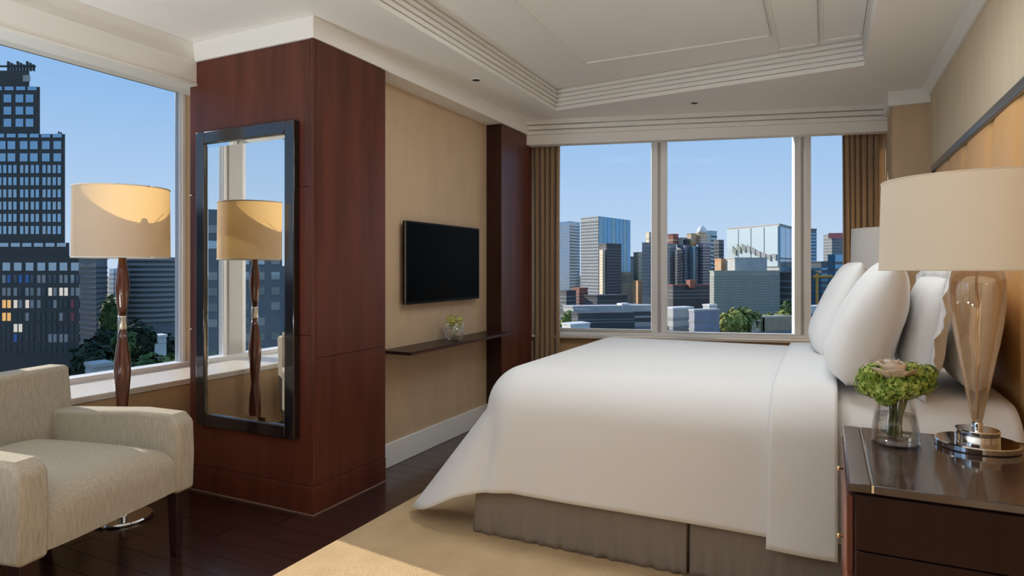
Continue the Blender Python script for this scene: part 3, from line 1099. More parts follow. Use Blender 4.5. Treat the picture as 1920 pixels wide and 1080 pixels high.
pz = BZ + 0.012
pillow('white pillow at the window side of the bed, in front', (-0.012 * h, 3.07 * h, pz), 0.66, 0.53, 0.20, R(19), 0.02, 1)
pillow('plump white pillow leaning in front of the flanged pillow', (0.060 * h, 2.44 * h, pz), 0.66, 0.53, 0.23, R(20), -0.03, 2)
pillow('white pillow with a wide flange behind the plump pillow', (0.255 * h, 2.47 * h, pz + 0.02), 0.60, 0.42, 0.13, R(10), 0.03, 3, 0.045)
pillow('greyish white pillow resting flat against the caramel headboard', (0.395 * h, 2.50 * h, pz + 0.0), 0.68, 0.44, 0.14, R(8), -0.03, 4, m='white3')
pillow('white pillow against the headboard beside the far lamp', (0.36 * h, 3.10 * h, pz), 0.62, 0.43, 0.15, R(9), 0.02, 5, m='white3')

# ------------------------------------------------------------------ headboard
HBF = 0.526 * h
hy0, hy1 = 0.9 * h, 4.05 * h
hb = thing('headboard', 'caramel leather headboard of tall padded channels with dark metal top trim', 'headboard', (HWX - 0.002, 0, 0))
box(HBF - HWX + 0.004, 0, hy0, hy1, 0.1, 1.515 * h).build('backing_board', M['mahogany_dark'], hb)
bounds = [hy1 - 0.01]
for px in (1749, 1776, 1808, 1858, 1913):
    yb = on_x(px, 0.515 * h).y
    if yb < bounds[-1] - 0.05:
        bounds.append(yb)
stepc = 0.30
while bounds[-1] - stepc > hy0:
    bounds.append(bounds[-1] - stepc)
bounds.append(hy0)
for i in range(len(bounds) - 1):
    ya, yb = bounds[i + 1], bounds[i]
    x0_ = HBF - HWX

    def fn(u, v):
        b = 2 * u - 1
        return (x0_ - 0.026 * (max(0, 1 - b ** 4)) ** 0.6 * min(1, (1 - v) * 30 + 0.4), ya + 0.001 + u * (yb - ya - 0.002), 0.12 + v * (1.512 * h - 0.12))
    MB().grid(fn, 14, 16).build('padded_channel', M['leather'], hb, smooth=True)
box(HBF - HWX - 0.024, 0, hy0, hy1 + 0.012, 1.512 * h, 1.550 * h).build('top_trim', M['toptrim'], hb, bevel=0.008, seg=3)
box(HBF - HWX - 0.024, 0, hy1, hy1 + 0.012, 0.1, 1.512 * h).build('end_trim', M['toptrim'], hb, bevel=0.003)

# ------------------------------------------------------------------ nightstands
NZ = 0.60 * h


def nightstand(label, x0, x1, y0, y1, rz=0.0):
    o = thing('nightstand', label, 'nightstand', (x0, y0, 0), rz, 'nightstands on either side of the bed')
    W_, D_ = x1 - x0, y1 - y0
    st_ = 0.020
    box(0.010, W_, 0.012, D_ - 0.004, 0.06, NZ - st_ - 0.004).build('body', M['espresso'], o, bevel=0.003)
    box(0.04, W_ - 0.02, 0.04, D_ - 0.04, 0.0, 0.06).build('plinth', M['dark'], o)
    # side panels facing the camera
    box(0.014, W_, 0.004, 0.012, NZ - 0.155, NZ - st_ - 0.006).build('side_panel', M['espresso'], o, bevel=0.002)
    box(0.014, W_, 0.004, 0.012, 0.065, NZ - 0.158).build('side_panel', M['espresso'], o, bevel=0.002)
    # marble top: main slab and a narrow border strip with a bright joint
    box(0.052, W_, 0.0, D_, NZ - st_, NZ).build('marble_top', M['stone'], o, bevel=0.003)
    box(0.0, 0.047, 0.0, D_, NZ - st_, NZ).build('marble_border', M['stone'], o, bevel=0.003)
    box(0.047, 0.052, 0.002, D_ - 0.002, NZ - st_ + 0.002, NZ - 0.0005).build('inlay_strip', M['steel'], o)
    # drawers on the front, towards the foot of the bed
    for (a, b) in ((NZ - 0.21, NZ - st_ - 0.012), (NZ - 0.43, NZ - 0.218), (0.07, NZ - 0.438)):
        dr = box(-0.004, 0.010, 0.012, D_ - 0.012, a, b).build('drawer', M['mahogany'], o, bevel=0.002)
        kb = MB().lathe([(0.003, 0.0), (0.003, 0.007), (0.0065, 0.009), (0.0065, 0.014), (0.0001, 0.016)], n=16).build('knob', M['brass'], dr, smooth=True)
        kb.location = (-0.004, D_ / 2, b - 0.022)
        kb.rotation_euler = (0, -pi / 2, 0)
    return o


NX0 = 0.0385 * h
NY0, NY1 = 3.37 * 0.40 * h, 4.59 * 0.40 * h
nightstand('dark wood nightstand with marble top holding the flower vase', NX0, 0.50 * h, NY0, NY1)
nightstand('dark wood nightstand on the window side of the bed', NX0 + 0.12, 0.50 * h, 3.535 * h, 3.535 * h + (NY1 - NY0))


# ------------------------------------------------------------------ table lamps
def table_lamp(label, x, yv, shadem):
    o = thing('table_lamp', label, 'lamp', (x, yv, NZ), 0, 'glass table lamps on the nightstands')
    q = h
    sharp(MB().lathe([(0.0001, 0), (0.079 * q, 0.0), (0.081 * q, 0.003), (0.081 * q, 0.015), (0.079 * q, 0.018), (0.0001, 0.0185)], n=56).build('base_disc', M['chrome'], o, smooth=True), 30)
    sharp(MB().lathe([(0.0001, 0.0184), (0.042 * q, 0.0185), (0.0425 * q, 0.020), (0.0425 * q, 0.048), (0.041 * q, 0.051), (0.0001, 0.0515)], n=48).build('base_tier', M['chrome'], o, smooth=True), 30)
    sharp(MB().lathe([(0.014, 0.051), (0.014, 0.066), (0.012, 0.070), (0.0001, 0.070)], n=20).build('neck', M['chrome'], o, smooth=True), 30)
    body = [(0.010, 0.066), (0.0135, 0.080), (0.018, 0.105), (0.024, 0.14), (0.033, 0.19), (0.042, 0.24), (0.051, 0.29), (0.0595, 0.345), (0.065, 0.395), (0.0675, 0.435), (0.066, 0.468), (0.061, 0.490), (0.050, 0.505), (0.030, 0.512), (0.012, 0.514)]
    nn = 40
    mb_ = MB()
    vs = []
    for r, z in body:
        for k in range(nn):
            a = 2 * pi * k / nn
            r2 = r * (1 + 0.018 * cos(8 * a + z * 9))
            vs.append((r2 * cos(a), r2 * sin(a), z))
    fs = []
    for i in range(len(body) - 1):
        for k in range(nn):
            k2 = (k + 1) % nn
            fs.append((i * nn + k, i * nn + k2, (i + 1) * nn + k2, (i + 1) * nn + k))
    mb_.add(vs, fs).build('glass_body', M['amber'], o, smooth=True)
    MB().tube([(0.002 * sin(k), 0.002 * cos(k), 0.07 + k * 0.022) for k in range(24)], 0.0035, 8).build('inner_rod', M['brass'], o, smooth=True)
    r0, r1 = 0.1920 * q, 0.1870 * q
    z0_, z1_ = 0.396 * q, 0.5985 * q
    sd_ = MB().lathe([(r0, z0_), (r1, z1_)], n=72, cap=False).build('shade', shadem, o, smooth=True)
    for (z, r) in ((z0_, r0), (z1_, r1)):
        MB().tube([(r * cos(k * pi / 30), r * sin(k * pi / 30), z) for k in range(61)], 0.0022, 6).build('rim', shadem, sd_, smooth=True)
    sp_ = MB()
    for k in range(3):
        a = k * 2 * pi / 3
        sp_.tube([(0, 0, z1_ - 0.012), (r1 * cos(a), r1 * sin(a), z1_ - 0.008)], 0.002, 5)
    sp_.build('spider', M['brass'], o)
    MB().lathe([(0.004, 0.50), (0.004, z1_ - 0.02), (0.005, z1_ + 0.000), (0.011, z1_ + 0.008), (0.012, z1_ + 0.016), (0.006, z1_ + 0.024), (0.0001, z1_ + 0.026)], n=18).build('finial', M['brass'], o, smooth=True)
    MB().lathe([(0.012, 0.512), (0.016, 0.54), (0.030, 0.575), (0.028, 0.60), (0.012, 0.617), (0.0001, 0.62)], n=20).build('bulb', M['bulb'], o, smooth=True)
    return o


LPX, LPY = 0.305 * h, 1.747 * h
table_lamp('amber glass table lamp with wide cream shade beside the flower vase', LPX, LPY, M['shade2'])
table_lamp('glass table lamp with off-white shade rising behind the pillows', 0.305 * h, 3.72 * h, M['shade3'])

# ------------------------------------------------------------------ vase of hydrangeas on the nightstand
vt = 0.40 * h * F / (832 - HZ)
vp = deep(1679, vt)
FZ = 0.022
va = thing('flower_vase', 'clear glass vase of green hydrangea and a cream rose on marble top', 'vase', (vp.x, vp.y, NZ))
sharp(MB().lathe([(0.0001, 0.0), (0.060, 0.0), (0.0625, 0.004), (0.0622, 0.014), (0.058, 0.05), (0.050, 0.115), (0.047, 0.150)], n=48, cap=False).build('glass_vase', M['clear'], va, smooth=True), 40)
MB().lathe([(0.0001, 0.006), (0.055, 0.006), (0.056, 0.018), (0.0001, 0.020)], n=40).build('glass_base', M['clear'], va, smooth=True)
MB().lathe([(0.0001, 0.020), (0.055, 0.020), (0.050, 0.085), (0.0001, 0.085)], n=40).build('water', M['water'], va, smooth=True)
stm = MB()
for k, (a, b) in enumerate(((-0.012, 0.004), (0.0, -0.008), (0.010, 0.006), (0.016, -0.004), (-0.004, 0.012))):
    stm.tube([(a * 1.2 - 0.005, b * 1.5, 0.022), (a * 0.8, b, 0.08), (a * 1.6, b * 1.5, 0.13), (a * 3.2, b * 3, 0.19)], 0.0048, 7)
stm.build('stems', M['stem'], va)['kind'] = 'stuff'
rx = Vector((CT, ST, 0))                      # along the picture plane, to spread the bunch as seen
ry = Vector((-ST, CT, 0))
cl = [(-0.072, 0.0, 0.152, 0.036), (-0.045, -0.03, 0.135, 0.034), (-0.05, 0.03, 0.160, 0.034), (-0.020, -0.045, 0.150, 0.034), (0.012, -0.045, 0.150, 0.032), (0.020, 0.01, 0.160, 0.036),
      (0.050, -0.025, 0.158, 0.034), (0.075, 0.0, 0.155, 0.032), (0.060, 0.035, 0.168, 0.032), (0.03, 0.045, 0.165, 0.034), (-0.02, 0.045, 0.150, 0.034), (-0.075, -0.015, 0.178, 0.028), (0.083, -0.01, 0.178, 0.024),
      (0.035, -0.02, 0.182, 0.028), (-0.035, -0.015, 0.118, 0.026)]
cc = [((rx * a + ry * b + Vector((0, 0, z + FZ)))[:], r) for (a, b, z, r) in cl]
core = MB()
for (c, r) in cc:
    core.lathe([(0.0001, -r * 0.85), (r * 0.6, -r * 0.6), (r * 0.85, 0), (r * 0.6, r * 0.6), (0.0001, r * 0.85)], c, 10)
core.build('hydrangea_core', M['hydrangea'], va, smooth=True)['kind'] = 'stuff'
f1 = MB()
florets(f1, cc, 0.03, 120, 0.0066, 21)
f1.build('hydrangea_florets', M['hydrangea2'], va)['kind'] = 'stuff'
f2 = MB()
florets(f2, cc, 0.03, 100, 0.0066, 22)
f2.build('hydrangea_florets', M['hydrangea'], va)['kind'] = 'stuff'
pc = rx * -0.024 + ry * -0.02
PZ = 0.165 + FZ
kk = 0
for (n_, R0, H0, flr) in ((3, 0.020, 0.058, 0.0), (5, 0.036, 0.052, 0.10), (7, 0.054, 0.040, 0.30)):
    for k in range(n_):
        a0 = 2 * pi * k / n_ + n_ * 0.7
        half = pi / n_ * 1.35

        def fn(u, v):
            q = a0 + (u - 0.5) * 2 * half
            w_ = 1 - (2 * u - 1) ** 2
            rad = R0 * (0.25 + 0.75 * sin(min(1.0, v * 1.25) * pi / 2)) * (0.90 + 0.10 * w_) + flr * R0 * v ** 3 * 0.75
            z = H0 * v * (0.72 + 0.28 * w_) - flr * 0.012 * v ** 4
            return (pc.x + cos(q) * rad, pc.y + sin(q) * rad, PZ + z)
        pr = MB().grid(fn, 8, 8).build('rose_petal', M['rose'], va, smooth=True, fix=False)
        so = pr.modifiers.new('thickness', 'SOLIDIFY')
        so.thickness = 0.0012
tg = MB()
for (a0, a1, z) in ((0.045, 0.085, 0.222), (0.060, 0.092, 0.215)):
    p_ = [rx * (a0 + (a1 - a0) * t_) + ry * (0.01 * sin(t_ * 5)) + Vector((0, 0, 0.175 + (z - 0.175) * sin(t_ * pi))) for t_ in [k / 10 for k in range(11)]]
    tg.tube(p_, 0.0016, 6)
tg.build('grass_loop', M['twig'], va, smooth=True)


# ------------------------------------------------------------------ ceiling lamps, then added fill lights
def downlight(label, x, yv, z, lit=True, r=0.040):
    o = thing('ceiling_downlight', label, 'downlight', (x, yv, z), 0, 'recessed ceiling lamps')
    MB().lathe([(r * 0.62, 0.012), (r * 0.66, -0.002), (r, -0.004), (r * 1.02, 0.0), (r * 1.02, 0.006)], n=24, cap=False).build('trim_ring', M['trim'], o, smooth=True)
    MB().lathe([(r * 0.64, -0.0025), (r * 0.50, -0.0035), (0.0001, -0.0040)], n=20).build('lens', M['dark'], o, smooth=True)
    return o


p = deep(893, (CEIL - h) * F / (HZ - 150))
downlight('tiny recessed ceiling lamp above the television', p.x, p.y, CEIL)
p = deep(1302, (CEIL - h) * F / (HZ - 193))
downlight('tiny recessed ceiling lamp in front of the far pelmet', p.x, p.y, CEIL)
p = deep(1588, (TZ - h) * F / (HZ - 1))
downlight('tiny dark vent inside the ceiling tray', p.x, p.y, TZ)  # a vent, built with the same ring and lens as the lamps
for (x, yv, z) in ((-1.05, 2.95, TZ), (-0.45, 2.95, TZ), (0.1, 2.95, TZ)):  # fill lights without fixtures, added to brighten the bed top
    L_ = bpy.data.lights.new('bed_fill', 'AREA')
    L_.shape = 'DISK'
    L_.size = 0.5
    L_.energy = BED_FILL_W
    L_.color = (0.90, 0.96, 1.0)
    lo_ = bpy.data.objects.new('bed_fill', L_)
    COL.objects.link(lo_)
    lo_.location = (x, yv, z - 0.035)

# bare upward fill lights, added behind the viewer to brighten the ceiling
for (x, yv, pw) in ((-2.7, -0.7, CEILING_FILL_W), (-0.9, -1.3, CEILING_FILL_W * 0.35)):
    L_ = bpy.data.lights.new('ceiling_fill', 'AREA')
    L_.shape = 'DISK'
    L_.size = 0.35
    L_.energy = pw
    L_.color = (0.80, 0.91, 1.0)
    lo_ = bpy.data.objects.new('ceiling_fill', L_)
    COL.objects.link(lo_)
    lo_.location = (x, yv, 0.45)
    lo_.rotation_euler = (pi, 0, 0)

# ------------------------------------------------------------------ the city outside
GZ = -30.0


def cmat(name, col, rough=0.7, metal=0.0, var=0.15, vs=(0.2, 0.2, 0.2)):
    return mat('city_' + name, col, rough, metal, var=var, vscale=vs)


gm = cmat('ground', (0.16, 0.17, 0.14), 0.9, var=0.5, vs=(0.03, 0.03, 0.03))
_t = gm.node_tree                                    # streets, courts and greenery as a patchwork of blocks
_b = _t.nodes['Principled BSDF']
_co = _t.nodes.new('ShaderNodeTexCoord')
_vo = _t.nodes.new('ShaderNodeTexVoronoi')
_vo.distance = 'CHEBYCHEV'
_vo.inputs['Scale'].default_value = 0.045
_rp = _t.nodes.new('ShaderNodeValToRGB')
_rp.color_ramp.interpolation = 'CONSTANT'
_rp.color_ramp.elements[0].color = (0.07, 0.10, 0.04, 1)
_rp.color_ramp.elements[1].position = 0.85
_rp.color_ramp.elements[1].color = (0.30, 0.28, 0.25, 1)
for _p, _c in ((0.3, (0.11, 0.14, 0.06, 1)), (0.5, (0.17, 0.17, 0.17, 1)), (0.68, (0.22, 0.15, 0.11, 1))):
    _rp.color_ramp.elements.new(_p).color = _c
_t.links.new(_co.outputs['Object'], _vo.inputs['Vector'])
_t.links.new(_vo.outputs['Color'], _rp.inputs[0])
_t.links.new(_rp.outputs[0], _b.inputs['Base Color'])
gr = struct(box(-2500, 2500, -2500, 2500, GZ - 1, GZ).build('ground', gm), 'city ground far below the windows')
CM = dict(
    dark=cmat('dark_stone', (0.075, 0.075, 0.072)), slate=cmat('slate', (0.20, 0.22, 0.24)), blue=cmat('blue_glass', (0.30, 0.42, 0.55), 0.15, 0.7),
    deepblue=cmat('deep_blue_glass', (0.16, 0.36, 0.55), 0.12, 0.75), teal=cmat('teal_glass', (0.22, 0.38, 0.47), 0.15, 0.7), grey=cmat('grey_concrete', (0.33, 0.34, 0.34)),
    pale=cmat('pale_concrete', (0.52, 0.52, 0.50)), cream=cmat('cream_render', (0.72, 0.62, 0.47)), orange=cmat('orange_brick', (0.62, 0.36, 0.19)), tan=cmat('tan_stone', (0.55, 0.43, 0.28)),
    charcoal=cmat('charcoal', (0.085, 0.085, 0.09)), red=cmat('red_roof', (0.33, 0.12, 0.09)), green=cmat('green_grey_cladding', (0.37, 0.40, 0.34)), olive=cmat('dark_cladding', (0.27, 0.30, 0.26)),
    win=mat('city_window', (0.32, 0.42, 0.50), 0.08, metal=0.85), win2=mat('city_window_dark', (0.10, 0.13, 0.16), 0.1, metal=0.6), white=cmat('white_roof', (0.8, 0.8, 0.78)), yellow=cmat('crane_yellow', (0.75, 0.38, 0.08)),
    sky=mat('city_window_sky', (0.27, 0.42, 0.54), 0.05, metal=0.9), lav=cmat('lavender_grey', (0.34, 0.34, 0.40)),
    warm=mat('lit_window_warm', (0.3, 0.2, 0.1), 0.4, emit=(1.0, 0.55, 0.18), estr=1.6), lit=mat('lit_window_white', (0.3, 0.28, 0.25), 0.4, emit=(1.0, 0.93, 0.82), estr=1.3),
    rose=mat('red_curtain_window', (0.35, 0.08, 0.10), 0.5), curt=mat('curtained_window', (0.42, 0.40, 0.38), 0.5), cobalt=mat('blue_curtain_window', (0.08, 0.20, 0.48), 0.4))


def foot(p0, p1, p2, d0, d1, d2):
    a, b, c = deep(p0, d0), deep(p1, d1), deep(p2, d2)
    return [(a.x, a.y), (b.x, b.y), (c.x, c.y), (a.x + c.x - b.x, a.y + c.y - b.y)]


def grow(poly, k):
    cx = sum(p[0] for p in poly) / len(poly)
    cy_ = sum(p[1] for p in poly) / len(poly)
    out = []
    for p in poly:
        d = Vector((p[0] - cx, p[1] - cy_))
        out.append((p[0] + d.x / d.length * k, p[1] + d.y / d.length * k))
    return out


def tower(name, label, p, d, ytop, wall, bandm=None, rows=0, ybot=None, ytop_win=None, ywin=None, group=None, roof=None, frac=0.5, fins=0):
    """p: pixel columns of left corner, near corner, right corner; d: their depths"""
    poly = foot(*p, *d)
    zt = deep(p[1], d[1], ytop).z
    zb_ = GZ if ybot is None else deep(p[1], d[1], ybot).z
    o = thing(name, label, 'building', (poly[1][0], poly[1][1], zb_), 0, group)
    loc = [(q[0] - poly[1][0], q[1] - poly[1][1]) for q in poly]
    MB().prism(loc, 0, zt - zb_).build('wall', wall, o)
    if rows:
        zw1 = (deep(p[1], d[1], ytop_win).z if ytop_win else zt - 1.5) - zb_
        zw0 = (deep(p[1], d[1], ywin).z if ywin else zb_ + 3) - zb_
        st_ = (zw1 - zw0) / rows
        me = MB().prism(grow(loc, 0.25), 0, st_ * frac).mesh('window_band')
        me.materials.append(bandm)
        for i in range(rows):
            b_ = link('window_band', me, None, o)
            b_.location = (0, 0, zw0 + i * st_)
    if fins:
        for (qa_, qb_) in ((loc[0], loc[1]), (loc[1], loc[2])):
            for k in range(fins + 1):
                t_ = k / fins
                x, yv = qa_[0] + (qb_[0] - qa_[0]) * t_, qa_[1] + (qb_[1] - qa_[1]) * t_
                box(x - 0.35, x + 0.35, yv - 0.35, yv + 0.35, 0, zt - zb_).build('facade_fin', wall, o)
    MB().prism(grow(loc, 0.4), zt - zb_, zt - zb_ + 0.8).build('roof', roof or wall, o)
    return o


# --- seen through the far window
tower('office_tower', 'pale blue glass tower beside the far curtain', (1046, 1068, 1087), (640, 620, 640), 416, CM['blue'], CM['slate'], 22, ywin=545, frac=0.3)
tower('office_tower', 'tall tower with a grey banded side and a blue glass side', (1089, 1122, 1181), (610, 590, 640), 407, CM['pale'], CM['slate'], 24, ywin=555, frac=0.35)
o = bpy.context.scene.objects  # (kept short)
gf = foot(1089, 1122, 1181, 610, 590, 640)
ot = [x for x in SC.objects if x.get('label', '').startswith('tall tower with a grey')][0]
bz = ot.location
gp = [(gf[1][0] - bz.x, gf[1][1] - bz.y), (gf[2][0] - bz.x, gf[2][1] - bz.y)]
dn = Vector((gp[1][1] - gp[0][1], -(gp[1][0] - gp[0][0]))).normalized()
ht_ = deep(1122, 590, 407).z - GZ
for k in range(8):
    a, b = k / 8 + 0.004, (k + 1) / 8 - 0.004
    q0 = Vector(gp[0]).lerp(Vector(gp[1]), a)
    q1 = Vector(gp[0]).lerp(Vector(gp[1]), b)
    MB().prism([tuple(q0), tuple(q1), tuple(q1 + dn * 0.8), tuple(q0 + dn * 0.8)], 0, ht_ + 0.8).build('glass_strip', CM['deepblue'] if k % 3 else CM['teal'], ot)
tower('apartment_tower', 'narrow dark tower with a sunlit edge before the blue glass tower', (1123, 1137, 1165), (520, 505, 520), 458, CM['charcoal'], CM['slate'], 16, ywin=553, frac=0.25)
tower('apartment_block', 'pale slim block standing in for the dark tower sunlit side', (1124, 1130, 1137), (515, 500, 508), 470, CM['cream'], CM['tan'], 14, ywin=553, frac=0.3)  # lit side of the dark tower, sunlight put into the cream colour
tower('apartment_tower', 'low grey blue tower between the blue glass tower and cream tower', (1165, 1176, 1188), (700, 690, 700), 482, CM['slate'], CM['pale'], 10, ywin=530, frac=0.3)
tower('office_block', 'low tan block below the blue glass tower', (1163, 1176, 1186), (600, 590, 600), 512, CM['tan'], CM['slate'], 4, ywin=530, frac=0.4)
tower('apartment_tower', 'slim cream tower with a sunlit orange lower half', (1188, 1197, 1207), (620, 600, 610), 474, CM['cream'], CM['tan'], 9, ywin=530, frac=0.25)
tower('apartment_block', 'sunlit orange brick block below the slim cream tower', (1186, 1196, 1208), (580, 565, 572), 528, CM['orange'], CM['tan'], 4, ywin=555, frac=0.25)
tower('apartment_tower', 'grey tower hidden in part by the first window mullion', (1204, 1222, 1244), (560, 555, 560), 456, CM['grey'], CM['slate'], 14, ywin=552, frac=0.35)
tower('apartment_tower', 'far cream tower top above the grey tower at the mullion', (1211, 1217, 1228), (800, 790, 800), 436, CM['cream'], CM['tan'], 6, ywin=500, frac=0.3)
G_ = 'grey apartment towers between the mullions'
tower('apartment_tower', 'grey apartment slab right beside the first window mullion', (1240, 1256, 1268), (540, 535, 540), 458, CM['grey'], CM['slate'], 16, ywin=556, group=G_, frac=0.4)
tower('apartment_tower', 'dark slate apartment slab with rust coloured roof hut', (1266, 1270, 1278), (530, 528, 535), 470, CM['slate'], CM['charcoal'], 14, ywin=545, group=G_, frac=0.4)
tower('apartment_tower', 'blue grey apartment slab in the middle of the cluster', (1277, 1284, 1294), (540, 533, 540), 462, CM['lav'], CM['teal'], 15, ywin=545, group=G_, frac=0.4)
tower('apartment_tower', 'teal banded apartment slab under the dark rooftop line', (1293, 1300, 1309), (535, 530, 535), 464, CM['teal'], CM['slate'], 14, ywin=535, group=G_, frac=0.4)
tower('apartment_tower', 'lavender grey apartment slab below the tan roof pavilion', (1308, 1318, 1332), (540, 533, 540), 457, CM['lav'], CM['charcoal'], 15, ywin=540, group=G_, frac=0.35)
tower('roof_block', 'rust brown rooftop hut on the grey apartment towers', (1252, 1262, 1272), (545, 540, 545), 440, CM['red'], CM['tan'], 1, ybot=458, frac=0.3)
tower('roof_block', 'long pale rooftop wall on the apartment towers', (1270, 1280, 1292), (546, 541, 546), 447, CM['pale'], CM['slate'], 1, ybot=470, frac=0.3)
tower('roof_block', 'dark rooftop frame between the huts', (1281, 1288, 1296), (542, 537, 542), 451, CM['charcoal'], CM['slate'], 1, ybot=466, frac=0.3)
tower('roof_block', 'ochre rooftop house with a pitched shape', (1288, 1296, 1306), (543, 538, 543), 439, CM['tan'], CM['orange'], 1, ybot=466, frac=0.3)
pv = tower('roof_pavilion', 'sunlit cream roof pavilion with a white dome', (1305, 1314, 1325), (546, 540, 545), 437, CM['cream'], CM['tan'], 2, ybot=458, frac=0.3)
MB().lathe([(4.0, 0), (3.9, 2), (3.2, 4), (1.8, 5.6), (0.0001, 6.2)], (0.5, 2, deep(1314, 540, 437).z - deep(1314, 540, 458).z), 14).build('dome', CM['white'], pv, smooth=True)
tower('apartment_tower', 'dark teal tower behind the cream roof pavilion', (1321, 1333, 1344), (600, 590, 600), 434, CM['teal'], CM['charcoal'], 12, ywin=530, frac=0.4)
tower('apartment_tower', 'short charcoal tower next to the white glass building', (1338, 1348, 1357), (580, 575, 580), 451, CM['slate'], CM['charcoal'], 8, ywin=505, frac=0.5)
tower('long_hall', 'long dark hall with a reddish roof before the apartment towers', (1250, 1262, 1336), (470, 460, 470), 536, CM['charcoal'], CM['slate'], 3, ywin=560, roof=CM['red'], frac=0.3)
tower('roof_block', 'small red roofed turret on the long dark hall', (1287, 1294, 1304), (466, 460, 466), 527, CM['red'], CM['charcoal'], 1, ybot=540, frac=0.2)
# white glass building
gb = tower('gallery_building', 'white glass building with a carved pattern and blue side', (1364, 1461, 1488), (480, 430, 470), 421, CM['pale'], None, 0)
gfp = foot(1364, 1461, 1488, 480, 430, 470)
b0 = gb.location


def strip_on(o, base, pa, pb, n, z0, z1, mats, out, name, gap=0.01):
    a0, a1 = Vector((pa[0] - base.x, pa[1] - base.y)), Vector((pb[0] - base.x, pb[1] - base.y))
    nrm = Vector(((a1 - a0).y, -(a1 - a0).x)).normalized()
    for k in range(n):
        q0, q1 = a0.lerp(a1, k / n + gap), a0.lerp(a1, (k + 1) / n - gap)
        MB().prism([tuple(q0), tuple(q1), tuple(q1 + nrm * out), tuple(q0 + nrm * out)], z0 - base.z, z1 - base.z).build(name, mats[k % len(mats)], o)


zt1, zt0 = deep(1461, 430, 421).z, deep(1461, 430, 500).z
M['palegl'] = mat('city_white_glass', (0.62, 0.72, 0.74), 0.25, metal=0.2)
strip_on(gb, b0, gfp[0], gfp[1], 4, zt0, zt1 - 1.0, [M['palegl']], 0.8, 'glass_panel')
strip_on(gb, b0, gfp[1], gfp[2], 3, zt0 + 6, zt1 - 1.5, [CM['deepblue']], 0.8, 'glass_panel')
strip_on(gb, b0, gfp[1], gfp[2], 3, zt0 - 8, zt0 + 5, [CM['teal']], 0.8, 'glass_panel')
# carved wave: dark wedge-shaped fins across the white face
a0, a1 = Vector((gfp[0][0] - b0.x, gfp[0][1] - b0.y)), Vector((gfp[1][0] - b0.x, gfp[1][1] - b0.y))
nr = Vector(((a1 - a0).y, -(a1 - a0).x)).normalized()
for k in range(9):
    t0, t1 = 0.14 + k * 0.095, 0.14 + (k + 1) * 0.095 - 0.02
    zc = zt0 - b0.z + 8.0 + 3.2 * sin(k * 0.6 + 0.4)
    q0, q1 = a0.lerp(a1, t0) + nr * 0.9, a0.lerp(a1, t1) + nr * 0.9
    q2, q3 = q1 + nr * 0.7, q0 + nr * 0.7
    vs = [(q0.x, q0.y, zc + 1.5), (q1.x, q1.y, zc - 1.2), (q2.x, q2.y, zc - 1.2), (q3.x, q3.y, zc + 1.5), (q0.x, q0.y, zc + 6.0 - k * 0.3), (q1.x, q1.y, zc + 3.2), (q2.x, q2.y, zc + 3.2), (q3.x, q3.y, zc + 6.0 - k * 0.3)]
    MB().add(vs, [(3, 2, 1, 0), (4, 5, 6, 7), (0, 1, 5, 4), (1, 2, 6, 5), (2, 3, 7, 6), (3, 0, 4, 7)]).build('carved_fin', CM['olive'] if k < 3 else CM['grey'], gb)
tower('office_block', 'pale blank box standing on the green grey hall', (1361, 1378, 1438), (392, 380, 392), 485, CM['pale'], None, 0, ybot=512)
tower('office_block', 'small orange lit block beside the pale blank box', (1340, 1352, 1364), (400, 392, 400), 487, CM['orange'], CM['tan'], 2, ybot=512, frac=0.3)
tower('museum_hall', 'broad green grey hall with fine horizontal cladding', (1331, 1339, 1462), (372, 360, 372), 510, CM['green'], CM['olive'], 14, ywin=584, frac=0.45)
tower('office_block', 'dark block beside the green grey hall near the second mullion', (1461, 1482, 1496), (380, 376, 380), 513, CM['charcoal'], CM['slate'], 5, ywin=575, frac=0.3)
tower('office_tower', 'dark blue slab just right of the second mullion', (1512, 1518, 1531), (560, 555, 560), 430, CM['slate'], CM['deepblue'], 9, ywin=490, frac=0.5)
sg = tower('office_tower', 'grey tower with a red roof sign by the curtain', (1544, 1560, 1582), (590, 580, 590), 441, CM['grey'], CM['slate'], 9, ywin=495, frac=0.35)
box(-3, 9, -0.6, 0.4, deep(1560, 580, 447).z - GZ, deep(1560, 580, 437).z - GZ).build('roof_sign', mat('city_red_sign', (0.75, 0.22, 0.20), 0.5), sg)
tower('office_block', 'wide dark blue block behind the yellow crane', (1510, 1540, 1590), (500, 490, 500), 492, CM['slate'], CM['deepblue'], 7, ywin=570, frac=0.4)
tower('office_block', 'nearer navy block beside the far curtain', (1552, 1566, 1590), (470, 462, 470), 479, CM['deepblue'], CM['slate'], 6, ywin=560, frac=0.4)
# crane
cpt = deep(1532, 420, 560)
cw = thing('tower_crane', 'yellow construction crane in front of the dark blue block', 'crane', (cpt.x, cpt.y, GZ))
zz_ = lambda py: deep(1532, 420, py).z - GZ
MB().tube([(0, 0, 0), (0, 0, zz_(512))], 0.8, 4).build('mast', CM['yellow'], cw)
MB().tube([rx * -2.5 + Vector((0, 0, zz_(519))), rx * 10 + Vector((0, 0, zz_(518)))], 0.9, 4).build('jib', CM['yellow'], cw)
MB().box(-3.6, -1.6, -0.8, 0.8, zz_(526), zz_(519)).build('counterweight', CM['charcoal'], cw)
MB().box(-1, 1, -1, 1, zz_(521), zz_(514)).build('cab', CM['yellow'], cw)
